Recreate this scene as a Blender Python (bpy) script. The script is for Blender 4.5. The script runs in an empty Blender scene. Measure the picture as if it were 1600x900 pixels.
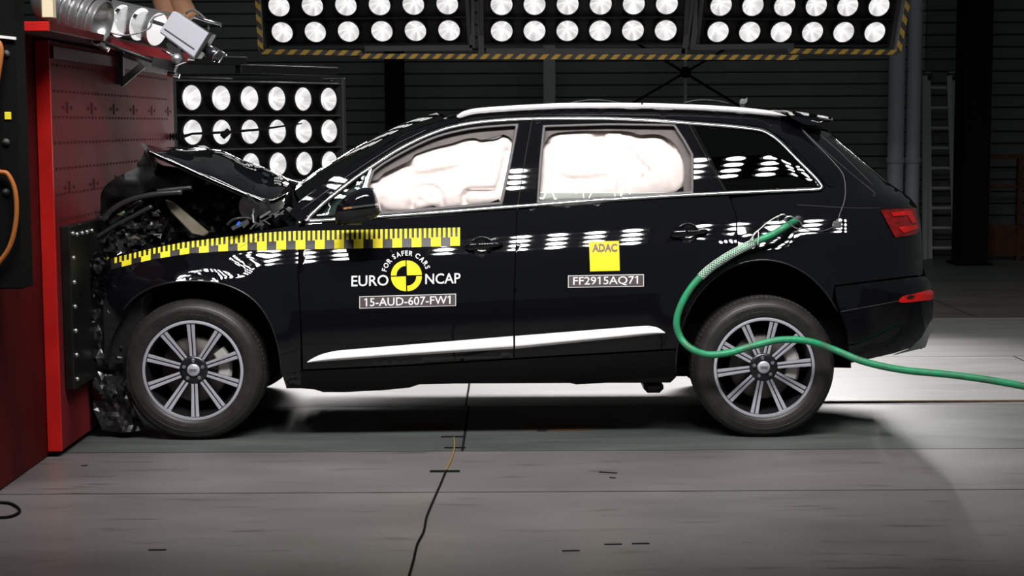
import bpy, bmesh, math, random
import numpy as np
from mathutils import Vector, Matrix, noise
from mathutils.geometry import delaunay_2d_cdt
random.seed(4)
R = math.radians
SC = bpy.context.scene
COL = SC.collection

# ------------------------------------------------------------------ camera
F_PX = 2563.0
CAM = Vector((0.0, -8.6, 1.67))
PITCH, ROLL = R(5.68), R(0.28)
_F = Vector((0, math.cos(PITCH), -math.sin(PITCH)))
_R0 = Vector((1, 0, 0)); _U0 = Vector((0, math.sin(PITCH), math.cos(PITCH)))
_R = _R0 * math.cos(ROLL) - _U0 * math.sin(ROLL)
_U = _R0 * math.sin(ROLL) + _U0 * math.cos(ROLL)
cd = bpy.data.cameras.new('camera'); cam = bpy.data.objects.new('camera', cd); COL.objects.link(cam)
cd.sensor_width = 36.0; cd.lens = 36.0 * F_PX / 1600.0; cd.clip_end = 200
cam.matrix_world = Matrix(((_R.x, _U.x, -_F.x, CAM.x), (_R.y, _U.y, -_F.y, CAM.y), (_R.z, _U.z, -_F.z, CAM.z), (0, 0, 0, 1)))
SC.camera = cam
# ------------------------------------------------------------------ world, exposure
wd = bpy.data.worlds.new('hall_dark'); SC.world = wd; wd.use_nodes = True
wd.node_tree.nodes['Background'].inputs[0].default_value = (0.9, 1.0, 0.97, 1)
wd.node_tree.nodes['Background'].inputs[1].default_value = 0.085
SC.view_settings.view_transform = 'Standard'; SC.view_settings.look = 'None'
SC.view_settings.exposure = 0.0; SC.view_settings.gamma = 1.0
SC.view_settings.use_curve_mapping = False
# power in watts of one lamp in each lamp bank
P_BACK, P_SIDE, P_NEAR = 40.0, 8.0, 50.0

def P(px, py, Y):
    """the point of the plane y = Y that lies on the line of sight through a pixel of the photo"""
    d = _F + _R * ((px - 800) / F_PX) + _U * ((450 - py) / F_PX)
    t = (Y - CAM.y) / d.y
    return CAM + d * t
def PF(px, py, z=0.0):
    """the same for the plane z = const (the floor)"""
    d = _F + _R * ((px - 800) / F_PX) + _U * ((450 - py) / F_PX)
    return CAM + d * ((z - CAM.z) / d.z)

# ------------------------------------------------------------------ materials
MATS = {}
def mat(name, col=(.5, .5, .5), rough=.5, metal=0.0, spec=.5, coat=0.0, coat_r=.03, var=0.0, vscale=8.0, col2=None, stretch=(1, 1, 1), bump=0.0, bscale=60.0, emit=0.0, rvar=0.0):
    m = bpy.data.materials.new(name); m.use_nodes = True
    nt = m.node_tree; b = nt.nodes['Principled BSDF']
    b.inputs['Base Color'].default_value = (*col, 1); b.inputs['Roughness'].default_value = rough
    b.inputs['Metallic'].default_value = metal; b.inputs['Specular IOR Level'].default_value = spec
    b.inputs['Coat Weight'].default_value = coat; b.inputs['Coat Roughness'].default_value = coat_r
    if emit:
        b.inputs['Emission Color'].default_value = (*col, 1); b.inputs['Emission Strength'].default_value = emit
    tc = nt.nodes.new('ShaderNodeTexCoord'); mp = nt.nodes.new('ShaderNodeMapping')
    mp.inputs['Scale'].default_value = stretch
    nt.links.new(tc.outputs['Object'], mp.inputs[0])
    nz = nt.nodes.new('ShaderNodeTexNoise'); nz.inputs['Scale'].default_value = vscale; nz.inputs['Detail'].default_value = 5
    nt.links.new(mp.outputs[0], nz.inputs['Vector'])
    if var or col2:
        cr = nt.nodes.new('ShaderNodeValToRGB')
        c2 = col2 or tuple(c * (1 - var) for c in col)
        cr.color_ramp.elements[0].color = (*c2, 1); cr.color_ramp.elements[1].color = (*col, 1)
        cr.color_ramp.elements[0].position = .35; cr.color_ramp.elements[1].position = .65
        nt.links.new(nz.outputs[0], cr.inputs[0]); nt.links.new(cr.outputs[0], b.inputs['Base Color'])
    if rvar:
        mr = nt.nodes.new('ShaderNodeMapRange'); mr.inputs[3].default_value = rough - rvar; mr.inputs[4].default_value = rough + rvar
        nt.links.new(nz.outputs[0], mr.inputs[0]); nt.links.new(mr.outputs[0], b.inputs['Roughness'])
    if bump:
        n2 = nt.nodes.new('ShaderNodeTexNoise'); n2.inputs['Scale'].default_value = bscale; n2.inputs['Detail'].default_value = 4
        nt.links.new(mp.outputs[0], n2.inputs['Vector'])
        bp = nt.nodes.new('ShaderNodeBump'); bp.inputs['Strength'].default_value = bump; bp.inputs['Distance'].default_value = .01
        nt.links.new(n2.outputs[0], bp.inputs['Height']); nt.links.new(bp.outputs[0], b.inputs['Normal'])
    MATS[name] = m
    return m
def glass_mat(name, tint, refl=1.0):
    m = bpy.data.materials.new(name); m.use_nodes = True; nt = m.node_tree; nt.nodes.clear()
    o = nt.nodes.new('ShaderNodeOutputMaterial'); mx = nt.nodes.new('ShaderNodeMixShader')
    fr = nt.nodes.new('ShaderNodeFresnel'); fr.inputs[0].default_value = 1.52
    t = nt.nodes.new('ShaderNodeBsdfTransparent'); t.inputs[0].default_value = (*tint, 1)
    g = nt.nodes.new('ShaderNodeBsdfGlossy'); g.inputs['Roughness'].default_value = .015
    g.inputs['Color'].default_value = (refl, refl, refl, 1)
    nt.links.new(fr.outputs[0], mx.inputs[0]); nt.links.new(t.outputs[0], mx.inputs[1]); nt.links.new(g.outputs[0], mx.inputs[2])
    nt.links.new(mx.outputs[0], o.inputs[0]); MATS[name] = m; return m

mat('paint', (.003, .0031, .0045), .03, spec=.3, coat=.6, coat_r=.01)
mat('gloss_black', (.004, .004, .005), .03, spec=.4)
mat('black_plastic', (.012, .012, .013), .42, bump=.15, bscale=250)
mat('matte_black', (.005, .005, .005), .85, spec=.1)
mat('torn_black', (.012, .012, .013), .3, bump=.5, bscale=25, coat=.4)
mat('rubber', (.03, .029, .028), .42, var=.4, vscale=20, bump=.12, bscale=160, spec=.4)
mat('tyre_letter', (.006, .006, .006), .7)
mat('tread', (.035, .031, .027), .8, var=.4, vscale=40)
mat('rim_dark', (.05, .052, .058), .3, metal=.8)
mat('rim_silver', (.60, .60, .68), .34, metal=.45)
mat('disc', (.16, .15, .14), .5, metal=.9)
mat('caliper', (.55, .54, .52), .45, metal=.3)
mat('chrome', (.9, .9, .9), .16, metal=1.0)
mat('satin_alu', (.9, .89, .9), .5, metal=.35)
mat('trim_alu', (.9, .9, .9), .62, metal=.0, spec=.3)
mat('airbag', (.80, .71, .68), .85, spec=.2, var=.06, vscale=30, bump=.1, bscale=300)
mat('interior_grey', (.13, .115, .11), .85, var=.2)
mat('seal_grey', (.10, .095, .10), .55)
mat('beige', (.20, .18, .13), .5, var=.4)
mat('steel', (.55, .56, .58), .35, metal=.9, var=.3, vscale=30)
mat('red_lens', (.22, .003, .003), .12, coat=.8, var=.55, vscale=18, stretch=(1, 1, 3))
mat('red_reflector', (.85, .012, .01), .25, coat=.8)
mat('red_bar', (.45, .004, .004), .2, coat=.6)
mat('yellow', (.93, .80, .035), .6, spec=.15)
mat('decal_white', (.9, .9, .9), .5)
mat('decal_plum', (.09, .07, .075), .5)
mat('decal_brown', (.12, .045, .015), .5)
mat('decal_black', (.02, .018, .02), .4, spec=.3)
mat('hose', (.012, .34, .145), .45, col2=(.05, .2, .1), vscale=14, bump=.2, bscale=120)
mat('braid', (.72, .78, .72), .5)
mat('white_cord', (.75, .72, .70), .5)
mat('red_paint', (.55, .013, .01), .45, spec=.3, var=.25, vscale=6, bump=.06, bscale=30)
mat('red_panel', (.17, .02, .023), .7, spec=.022, var=.35, vscale=4, stretch=(1, 1, .25), rvar=.1)
mat('red_dark', (.085, .005, .005), .6, spec=.12, var=.4, vscale=5, stretch=(1, 1, .3))
mat('plate_steel', (.018, .02, .018), .4, metal=.5, var=.5, vscale=5, bump=.2, bscale=30)
mat('joint_black', (.012, .012, .012), .9, spec=.05)
mat('sill_black', (.004, .004, .004), .5, spec=.12)
mat('old_wire', (.3, .17, .03), .6)
mat('sheet_grey', (.34, .345, .345), .6)
mat('crush_grey', (.022, .022, .023), .3, coat=.3)
mat('diffuser', (.42, .44, .44), .4, metal=.4)
mat('vent_grey', (.05, .075, .07), .6, var=.6, vscale=6)
mat('bead_black', (.01, .01, .011), .28, spec=.8)
mat('matte_plastic', (.010, .010, .011), .55, spec=.3)
mat('hole_black', (.004, .003, .003), .9)
mat('lamp_black', (.008, .008, .009), .5)
mat('rail_steel', (.30, .30, .30), .3, metal=.9)
mat('frame_grey', (.05, .05, .05), .6)
mat('hazard_yellow', (.62, .36, .04), .6)
mat('cam_white', (.40, .405, .45), .35)
mat('lens_dark', (.02, .02, .025), .15, coat=1)
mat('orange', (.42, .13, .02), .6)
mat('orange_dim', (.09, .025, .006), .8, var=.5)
mat('cream', (.7, .62, .42), .6)
mat('skin_canvas', (.42, .22, .12), .8, var=.3)
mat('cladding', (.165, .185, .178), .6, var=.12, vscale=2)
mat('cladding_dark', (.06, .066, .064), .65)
mat('column_light', (.42, .44, .44), .6)
mat('pipe_grey', (.36, .38, .42), .5)
mat('ladder_alu', (.34, .35, .36), .5, metal=.2)
mat('brown_tape', (.16, .085, .04), .6, var=.4, vscale=20)
mat('underbody', (.008, .008, .009), .7)
glass_mat('tinted', (.10, .13, .12))
glass_mat('windscreen', (.55, .66, .62))
glass_mat('shard_glass', (.5, .55, .53))

def floor_mat(name, c1, c2, rough, stretch, stain=None):
    m = bpy.data.materials.new(name); m.use_nodes = True; nt = m.node_tree; b = nt.nodes['Principled BSDF']
    tc = nt.nodes.new('ShaderNodeTexCoord')
    def nz(scale, st, det=6):
        mp = nt.nodes.new('ShaderNodeMapping'); mp.inputs['Scale'].default_value = st
        n = nt.nodes.new('ShaderNodeTexNoise'); n.inputs['Scale'].default_value = scale; n.inputs['Detail'].default_value = det
        nt.links.new(tc.outputs['Object'], mp.inputs[0]); nt.links.new(mp.outputs[0], n.inputs['Vector']); return n
    a = nz(1.6, stretch); cr = nt.nodes.new('ShaderNodeValToRGB')
    cr.color_ramp.elements[0].position = .3; cr.color_ramp.elements[1].position = .72
    cr.color_ramp.elements[0].color = (*c1, 1); cr.color_ramp.elements[1].color = (*c2, 1)
    nt.links.new(a.outputs[0], cr.inputs[0])
    last = cr.outputs[0]
    d = nz(9, (stretch[0] * .6, stretch[1] * 1.6, 1), 8); cd_ = nt.nodes.new('ShaderNodeValToRGB')
    cd_.color_ramp.elements[0].position = .27; cd_.color_ramp.elements[1].position = .40
    cd_.color_ramp.elements[0].color = (.45, .42, .40, 1); cd_.color_ramp.elements[1].color = (1, 1, 1, 1)
    nt.links.new(d.outputs[0], cd_.inputs[0])
    mm = nt.nodes.new('ShaderNodeMixRGB'); mm.blend_type = 'MULTIPLY'; mm.inputs[0].default_value = .8
    nt.links.new(last, mm.inputs[1]); nt.links.new(cd_.outputs[0], mm.inputs[2]); last = mm.outputs[0]
    g = nz(90, (1, 1, 1), 3); mg = nt.nodes.new('ShaderNodeMixRGB'); mg.blend_type = 'OVERLAY'; mg.inputs[0].default_value = .25
    nt.links.new(last, mg.inputs[1]); nt.links.new(g.outputs[0], mg.inputs[2]); last = mg.outputs[0]
    nt.links.new(last, b.inputs['Base Color'])
    mr = nt.nodes.new('ShaderNodeMapRange'); mr.inputs[3].default_value = rough - .1; mr.inputs[4].default_value = rough + .12
    nt.links.new(a.outputs[0], mr.inputs[0]); nt.links.new(mr.outputs[0], b.inputs['Roughness'])
    bp = nt.nodes.new('ShaderNodeBump'); bp.inputs['Strength'].default_value = .12; bp.inputs['Distance'].default_value = .004
    nt.links.new(g.outputs[0], bp.inputs['Height']); nt.links.new(bp.outputs[0], b.inputs['Normal'])
    MATS[name] = m
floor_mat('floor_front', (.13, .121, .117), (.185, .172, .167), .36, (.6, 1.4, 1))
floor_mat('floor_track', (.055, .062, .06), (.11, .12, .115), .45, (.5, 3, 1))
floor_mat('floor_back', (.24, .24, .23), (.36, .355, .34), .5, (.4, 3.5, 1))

def lamp_mat():
    m = bpy.data.materials.new('lamp_reflector'); m.use_nodes = True; nt = m.node_tree; nt.nodes.clear()
    o = nt.nodes.new('ShaderNodeOutputMaterial'); e = nt.nodes.new('ShaderNodeEmission')
    tc = nt.nodes.new('ShaderNodeTexCoord'); oi = nt.nodes.new('ShaderNodeObjectInfo')
    sp = nt.nodes.new('ShaderNodeSeparateXYZ'); nt.links.new(tc.outputs['Object'], sp.inputs[0])
    # streaks that run out radially from the bulb, as the facets of a floodlight reflector do
    at = nt.nodes.new('ShaderNodeMath'); at.operation = 'ARCTAN2'
    nt.links.new(sp.outputs['Z'], at.inputs[0]); nt.links.new(sp.outputs['X'], at.inputs[1])
    cb = nt.nodes.new('ShaderNodeCombineXYZ'); nt.links.new(at.outputs[0], cb.inputs[0])
    nt.links.new(oi.outputs['Random'], cb.inputs[1])
    ln = nt.nodes.new('ShaderNodeVectorMath'); ln.operation = 'LENGTH'; nt.links.new(tc.outputs['Object'], ln.inputs[0])
    nt.links.new(ln.outputs['Value'], cb.inputs[2])
    nz = nt.nodes.new('ShaderNodeTexNoise'); nz.inputs['Scale'].default_value = 1.5; nz.inputs['Detail'].default_value = 3
    nt.links.new(cb.outputs[0], nz.inputs['Vector'])
    mr = nt.nodes.new('ShaderNodeMapRange'); mr.inputs[1].default_value = .36; mr.inputs[2].default_value = .62
    mr.inputs[3].default_value = .6; mr.inputs[4].default_value = 1.0
    nt.links.new(nz.outputs[0], mr.inputs[0])
    md = nt.nodes.new('ShaderNodeMapRange'); md.inputs[1].default_value = .015; md.inputs[2].default_value = .075
    md.inputs[3].default_value = .75; md.inputs[4].default_value = 0.0
    nt.links.new(ln.outputs['Value'], md.inputs[0])
    ad = nt.nodes.new('ShaderNodeMath'); ad.operation = 'ADD'
    nt.links.new(mr.outputs[0], ad.inputs[0]); nt.links.new(md.outputs[0], ad.inputs[1])
    e.inputs[0].default_value = (1.0, .985, .98, 1)
    nt.links.new(ad.outputs[0], e.inputs[1]); nt.links.new(e.outputs[0], o.inputs[0]); MATS['lamp_reflector'] = m
lamp_mat()
mat('lamp_unlit', (.62, .62, .63), .28, metal=.9, bump=.5, bscale=18)

# ------------------------------------------------------------------ object helpers
ORG = {}
def tag(o, label, cat=None, group=None, kind=None):
    if label: o['label'] = label
    if cat: o['category'] = cat
    if group: o['group'] = group
    if kind: o['kind'] = kind
    return o
def empty(name, loc, label=None, cat=None, group=None, rot=None, parent=None):
    o = bpy.data.objects.new(name, None); COL.objects.link(o); o.location = loc; o.empty_display_size = .1
    if rot: o.rotation_euler = rot
    ORG[o] = Vector(loc)
    if label: tag(o, label, cat, group)
    return o
def mk(name, verts, faces, m, parent=None, smooth=False, mats=None, fm=None, local=False):
    """one mesh object; verts in world coordinates unless local=True (then in the parent's)"""
    org = Vector((0, 0, 0)) if local else (ORG[parent] if parent is not None else Vector((0, 0, 0)))
    me = bpy.data.meshes.new(name)
    if parent is None and not local:
        vs = [Vector(v) for v in verts]
        lo = Vector((min(v.x for v in vs), min(v.y for v in vs), min(v.z for v in vs)))
        hi = Vector((max(v.x for v in vs), max(v.y for v in vs), max(v.z for v in vs)))
        org = Vector(((lo.x + hi.x) / 2, (lo.y + hi.y) / 2, lo.z))
    me.from_pydata([tuple(Vector(v) - org) for v in verts], [], faces)
    for mm in (mats or [m]): me.materials.append(MATS[mm])
    if fm: me.polygons.foreach_set('material_index', fm)
    if smooth: me.polygons.foreach_set('use_smooth', [True] * len(me.polygons))
    me.update()
    o = bpy.data.objects.new(name, me); COL.objects.link(o)
    if parent is not None: o.parent = parent; ORG[o] = ORG.get(parent, Vector((0, 0, 0)))
    else: o.location = org; ORG[o] = org
    return o
class MB:
    def __init__(s): s.v = []; s.f = []
    def add(s, v, f):
        n = len(s.v); s.v += [Vector(a) for a in v]; s.f += [tuple(i + n for i in q) for q in f]; return s
    def box(s, lo, hi, M=None):
        x0, y0, z0 = lo; x1, y1, z1 = hi
        v = [Vector(a) for a in ((x0, y0, z0), (x1, y0, z0), (x1, y1, z0), (x0, y1, z0), (x0, y0, z1), (x1, y0, z1), (x1, y1, z1), (x0, y1, z1))]
        if M is not None: v = [M @ a for a in v]
        return s.add(v, [(3, 2, 1, 0), (4, 5, 6, 7), (0, 1, 5, 4), (1, 2, 6, 5), (2, 3, 7, 6), (3, 0, 4, 7)])
    def bbox(s, lo, hi, b=.004):
        """box with chamfered edges"""
        lo = Vector(lo); hi = Vector(hi); c = (lo + hi) / 2; h = (hi - lo) / 2
        bm = bmesh.new(); bmesh.ops.create_cube(bm, size=1)
        for q in bm.verts: q.co = Vector((c.x + q.co.x * 2 * h.x, c.y + q.co.y * 2 * h.y, c.z + q.co.z * 2 * h.z))
        bmesh.ops.bevel(bm, geom=bm.edges[:], offset=min(b, h.x * .8, h.y * .8, h.z * .8), segments=1, affect='EDGES')
        bm.verts.index_update(); s.add([q.co.copy() for q in bm.verts], [tuple(v.index for v in f.verts) for f in bm.faces]); bm.free(); return s
    def bar(s, a, b, w, h=None):
        """rectangular bar from a to b"""
        a = Vector(a); b = Vector(b); h = h or w; d = (b - a).normalized()
        up = Vector((0, 0, 1)) if abs(d.z) < .9 else Vector((1, 0, 0))
        x = d.cross(up).normalized(); y = x.cross(d)
        v = [p + x * sx * w / 2 + y * sy * h / 2 for p in (a, b) for sx, sy in ((-1, -1), (1, -1), (1, 1), (-1, 1))]
        return s.add(v, [(3, 2, 1, 0), (4, 5, 6, 7), (0, 1, 5, 4), (1, 2, 6, 5), (2, 3, 7, 6), (3, 0, 4, 7)])
    def tube(s, pts, r, n=10, closed=False):
        pts = [Vector(p) for p in pts]; N = len(pts); rs = r if isinstance(r, (list, tuple)) else [r] * N
        base = len(s.v); prev = None
        for i, p in enumerate(pts):
            if closed: d = (pts[(i + 1) % N] - pts[i - 1]).normalized()
            else: d = (pts[min(i + 1, N - 1)] - pts[max(i - 1, 0)]).normalized()
            if prev is None:
                up = Vector((0, 0, 1)) if abs(d.z) < .9 else Vector((1, 0, 0)); x = d.cross(up).normalized()
            else: x = (prev - d * prev.dot(d)).normalized()
            prev = x; y = d.cross(x)
            s.v += [p + (x * math.cos(2 * math.pi * k / n) + y * math.sin(2 * math.pi * k / n)) * rs[i] for k in range(n)]
        for i in range(N if closed else N - 1):
            j = (i + 1) % N
            for k in range(n):
                a = base + i * n + k; b = base + i * n + (k + 1) % n; c = base + j * n + (k + 1) % n; d_ = base + j * n + k
                s.f.append((a, b, c, d_))
        if not closed:
            s.f.append(tuple(base + k for k in range(n))[::-1]); s.f.append(tuple(base + (N - 1) * n + k for k in range(n)))
        return s
    def lathe(s, prof, n=48, c=(0, 0, 0), axis='Y', a0=0.0):
        """profile of (radius, axial) turned about the axis"""
        base = len(s.v); c = Vector(c)
        for r, y in prof:
            for k in range(n):
                t = 2 * math.pi * k / n + a0
                if axis == 'Y': s.v.append(c + Vector((r * math.cos(t), y, r * math.sin(t))))
                else: s.v.append(c + Vector((r * math.cos(t), r * math.sin(t), y)))
        for i in range(len(prof) - 1):
            for k in range(n):
                a = base + i * n + k; b = base + i * n + (k + 1) % n
                q = (a, b, b + n, a + n)
                s.f.append(q)
        return s
    def grid(s, rows):
        """quads between equally long rows of points"""
        base = len(s.v); m = len(rows[0])
        for r_ in rows: s.v += [Vector(a) for a in r_]
        for i in range(len(rows) - 1):
            for j in range(m - 1):
                a = base + i * m + j; s.f.append((a, a + 1, a + m + 1, a + m))
        return s
    def build(s, name, m, parent=None, smooth=False, local=False):
        return mk(name, s.v, s.f, m, parent, smooth, local=local)

def auto_smooth(o, ang=40):
    me = o.data; me.polygons.foreach_set('use_smooth', [True] * len(me.polygons))
    bm = bmesh.new(); bm.from_mesh(me)
    for e in bm.edges:
        if len(e.link_faces) == 2 and e.calc_face_angle(0) > R(ang): e.smooth = False
    bm.to_mesh(me); bm.free(); return o
def copy_tree(o, parent=None):
    c = o.copy(); COL.objects.link(c); c.parent = parent
    for ch in list(o.children): copy_tree(ch, c)
    return c
def resample(loop, g, closed=True):
    out = []; n = len(loop)
    for i in range(n if closed else n - 1):
        a = loop[i]; b = loop[(i + 1) % n]; L = math.hypot(b[0] - a[0], b[1] - a[1]); k = max(1, int(round(L / g)))
        for j in range(k): out.append((a[0] + (b[0] - a[0]) * j / k, a[1] + (b[1] - a[1]) * j / k))
    if not closed: out.append(tuple(loop[-1]))
    return out
def spline(pts, n=6, closed=False):
    """Catmull-Rom through points of any dimension"""
    P_ = [Vector(p) for p in pts]; N = len(P_); out = []
    for i in range(N if closed else N - 1):
        if closed: p0, p1, p2, p3 = P_[i - 1], P_[i], P_[(i + 1) % N], P_[(i + 2) % N]
        else: p0, p1, p2, p3 = P_[max(i - 1, 0)], P_[i], P_[i + 1], P_[min(i + 2, N - 1)]
        for j in range(n):
            t = j / n; t2 = t * t; t3 = t2 * t
            out.append(.5 * ((2 * p1) + (p2 - p0) * t + (2 * p0 - 5 * p1 + 4 * p2 - p3) * t2 + (3 * p1 - p0 - 3 * p2 + p3) * t3))
    if not closed: out.append(P_[-1])
    return out
def sp2(pts, n=5, closed=False): return [(p[0], p[1]) for p in spline([(a, b, 0) for a, b in pts], n, closed)]
def area2(l): return sum(l[i][0] * l[(i + 1) % len(l)][1] - l[(i + 1) % len(l)][0] * l[i][1] for i in range(len(l))) / 2
def inside(pt, loop):
    x, y = pt; c = False; j = len(loop) - 1
    for i in range(len(loop)):
        xi, yi = loop[i]; xj, yj = loop[j]
        if (yi > y) != (yj > y) and x < (xj - xi) * (y - yi) / (yj - yi) + xi: c = not c
        j = i
    return c
def inside_np(X, Y, loop):
    c = np.zeros(X.shape, bool); j = len(loop) - 1
    for i in range(len(loop)):
        xi, yi = loop[i]; xj, yj = loop[j]
        if yi != yj:
            c ^= ((yi > Y) != (yj > Y)) & (X < (xj - xi) * (Y - yi) / (yj - yi) + xi)
        j = i
    return c
def shrink(loop, d):
    """move a closed loop inward by d (d < 0: outward)"""
    s = 1 if area2(loop) > 0 else -1; n = len(loop); out = []
    for i in range(n):
        a = loop[i - 1]; b = loop[i]; c = loop[(i + 1) % n]
        e1 = (b[0] - a[0], b[1] - a[1]); e2 = (c[0] - b[0], c[1] - b[1])
        l1 = math.hypot(*e1) or 1; l2 = math.hypot(*e2) or 1
        nx = -(e1[1] / l1 + e2[1] / l2) * s; ny = (e1[0] / l1 + e2[0] / l2) * s; l = math.hypot(nx, ny) or 1
        k = min(1.8, 2.0 / l) if l > .2 else 1
        out.append((b[0] + nx / l * d * k, b[1] + ny / l * d * k))
    return out
def tri2d(outer, holes, g):
    loops = [outer] + holes; pts = []; edges = []
    for l in loops:
        b = len(pts); pts += [Vector(p) for p in l]; edges += [(b + i, b + (i + 1) % len(l)) for i in range(len(l))]
    A = np.array([(p[0], p[1]) for l in loops for p in l])
    x0, y0 = A.min(0); x1, y1 = A.max(0)
    gx, gy = np.meshgrid(np.arange(x0 + g / 2, x1, g), np.arange(y0 + g / 2, y1, g)); gx = gx.copy(); gx[::2] += g / 2
    gx = gx.ravel(); gy = gy.ravel(); ok = inside_np(gx, gy, outer)
    for h in holes: ok &= ~inside_np(gx, gy, h)
    gx = gx[ok]; gy = gy[ok]
    if len(gx):
        d = np.full(len(gx), 1e9)
        for p in A: d = np.minimum(d, (gx - p[0]) ** 2 + (gy - p[1]) ** 2)
        k = d > (.55 * g) ** 2
        pts += [Vector((a, b)) for a, b in zip(gx[k], gy[k])]
    v, e, f, *_ = delaunay_2d_cdt(pts, edges, [], 0, 1e-5)
    v = [(p.x, p.y) for p in v]; ft = []
    for t in f:
        for q in range(1, len(t) - 1):
            tri = (t[0], t[q], t[q + 1]); c = (sum(v[i][0] for i in tri) / 3, sum(v[i][1] for i in tri) / 3)
            if inside(c, outer) and not any(inside(c, h) for h in holes):
                ar = area2([v[i] for i in tri])
                if abs(ar) < 1e-6: continue
                ft.append(tri if ar < 0 else (tri[0], tri[2], tri[1]))   # photo y runs down
    return v, ft
YC = 0.975      # the car's middle plane
def mirror_mesh(o, name=None):
    c = o.copy(); c.data = o.data.copy(); COL.objects.link(c)
    org = ORG[o.parent]
    for v in c.data.vertices: v.co.y = 2 * (YC - org.y) - v.co.y
    c.data.flip_normals(); ORG[c] = ORG[o]
    return c
def panel(name, outer, yfun, m, parent, holes=(), g=11, lip=.018, inset=.8, mirror=True, smooth=True, back=True):
    """sheet whose outline is given in photo pixels and that follows the depth yfun(px, py), with turned-in edges"""
    o2 = resample(outer, g)
    if inset: o2 = shrink(o2, inset)
    hs = [resample(h, g) for h in holes]
    v2, ft = tri2d(o2, hs, g)
    V = [P(a, b, yfun(a, b)) for a, b in v2]; Fc = list(ft)
    if lip:
        for li, l in enumerate([o2] + hs):
            s = 1 if area2(l) < 0 else -1
            if li: s = -s
            n = len(l); b = len(V)
            for (a, c) in l:
                q = P(a, c, yfun(a, c)); V.append(q); V.append(q + Vector((0, lip, 0)))
            for i in range(n):
                j = (i + 1) % n; q = (b + 2 * i, b + 2 * i + 1, b + 2 * j + 1, b + 2 * j)
                Fc.append(q if s > 0 else q[::-1])
    o = mk(name, V, Fc, m, parent, smooth)
    if smooth:
        for p in o.data.polygons:
            if len(p.vertices) == 4: p.use_smooth = False
    if mirror: mirror_mesh(o)
    return o

# ------------------------------------------------------------------ the hall: floor, wall, columns
def fy(py): return PF(800, py).y
y772, y708, y634, y610 = fy(768.5), fy(704.5), fy(634.5), fy(612)
def slab(name, x0, x1, y0, y1, m, parent=None, gap=.007, z0=-.12, z1=0.0):
    return MB().box((x0 + gap, y0 + gap, z0), (x1 - gap, y1 - gap, z1)).build(name, m, parent)
fl = tag(MB().box((-9, -12, -.3), (12, 13.2, -.14)).build('floor', 'matte_black'), 'dark concrete hall floor', kind='structure')
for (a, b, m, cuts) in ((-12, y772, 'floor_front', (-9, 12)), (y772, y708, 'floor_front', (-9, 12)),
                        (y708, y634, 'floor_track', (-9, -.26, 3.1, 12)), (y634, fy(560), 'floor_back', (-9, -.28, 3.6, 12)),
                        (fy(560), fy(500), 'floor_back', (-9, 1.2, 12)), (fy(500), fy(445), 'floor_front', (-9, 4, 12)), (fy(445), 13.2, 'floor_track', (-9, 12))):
    for i in range(len(cuts) - 1):
        slab('floor_plate', cuts[i], cuts[i + 1], a, b, m, fl)
        if cuts[i + 1] < 12: MB().box((cuts[i + 1] - .006, a, -.12), (cuts[i + 1] + .006, b, -.0008)).build('joint_filler', 'joint_black', fl)
    if b < 13: MB().box((-9, b - .006 - (.004 if b < 0 else 0), -.12), (12, b + .006 + (.004 if b < 0 else 0), -.0008)).build('joint_filler', 'joint_black', fl)
tag(MB().box((1.72, y634 + .05, .0), (12, y634 + .075, .012)).build('guide_rail', 'brown_tape'), 'thin brown steel strip along floor joint beside rear wheel', 'strip')

WY = 12.0
wl = tag(MB().box((-9.2, -12, 0), (-9.0, WY + .2, 6.5)).build('wall_left', 'cladding'), 'dark cladding wall beyond the barrier', kind='structure')
wb = tag(MB().box((-9, WY + .06, 0), (12, WY + .2, 6.5)).build('wall_back', 'matte_black'), 'dark cladding back wall of hall', kind='structure')
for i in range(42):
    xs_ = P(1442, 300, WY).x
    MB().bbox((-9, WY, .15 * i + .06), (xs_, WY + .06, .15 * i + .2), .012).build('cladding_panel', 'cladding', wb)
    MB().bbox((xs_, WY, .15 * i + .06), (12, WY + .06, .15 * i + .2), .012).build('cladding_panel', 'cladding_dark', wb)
tag(MB().box((-9, WY - .02, 0), (12, WY, .05)).build('baseboard_back', 'frame_grey'), 'dark skirting along hall wall', kind='structure')
def wx(px, Y): return P(px, 300, Y).x
def column(px0, px1, Y, m, label, depth=.25):
    x0, x1 = wx(px0, Y), wx(px1, Y); w = (x1 - x0); t = .025; b = MB()
    b.box((x0, Y, 0), (x1, Y + t, 6)); b.box((x0, Y + depth - t, 0), (x1, Y + depth, 6))
    b.box(((x0 + x1) / 2 - .015, Y + t, 0), ((x0 + x1) / 2 + .015, Y + depth - t, 6)); b.box((x0 - .05, Y - .05, 0), (x1 + .05, Y + depth + .05, .03))
    tag(b.build('steel_column', m), label, 'column', 'steel columns at the back wall')
column(603, 632, 11.2, 'matte_black', 'black steel column left of hanging lamp panels, behind windscreen')
column(850, 868, 11.5, 'column_light', 'slim grey steel column above the rear door window')
column(1503, 1546, 10.6, 'matte_black', 'wide black steel column right of the ladder', .4)
bz = empty('cross_bracing', (wx(1071, 11.6), 11.6, 0), 'black diagonal cross bracing with thin centre post above roof', 'bracing')
MB().tube([P(1071, 20, 11.6), (wx(1071, 11.6), 11.6, 0)], .02, 8).build('post', 'column_light', bz)
for a, b in (((960, 178), (1182, 48)), ((962, 48), (1182, 182))):
    MB().bar(P(*a, 11.5), P(*b, 11.5), .05, .03).build('diagonal_brace', 'matte_black', bz)
MB().tube([P(1071, 113, 11.45), P(1071, 113, 11.5)], .07, 16).build('centre_plate', 'matte_black', bz)
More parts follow.
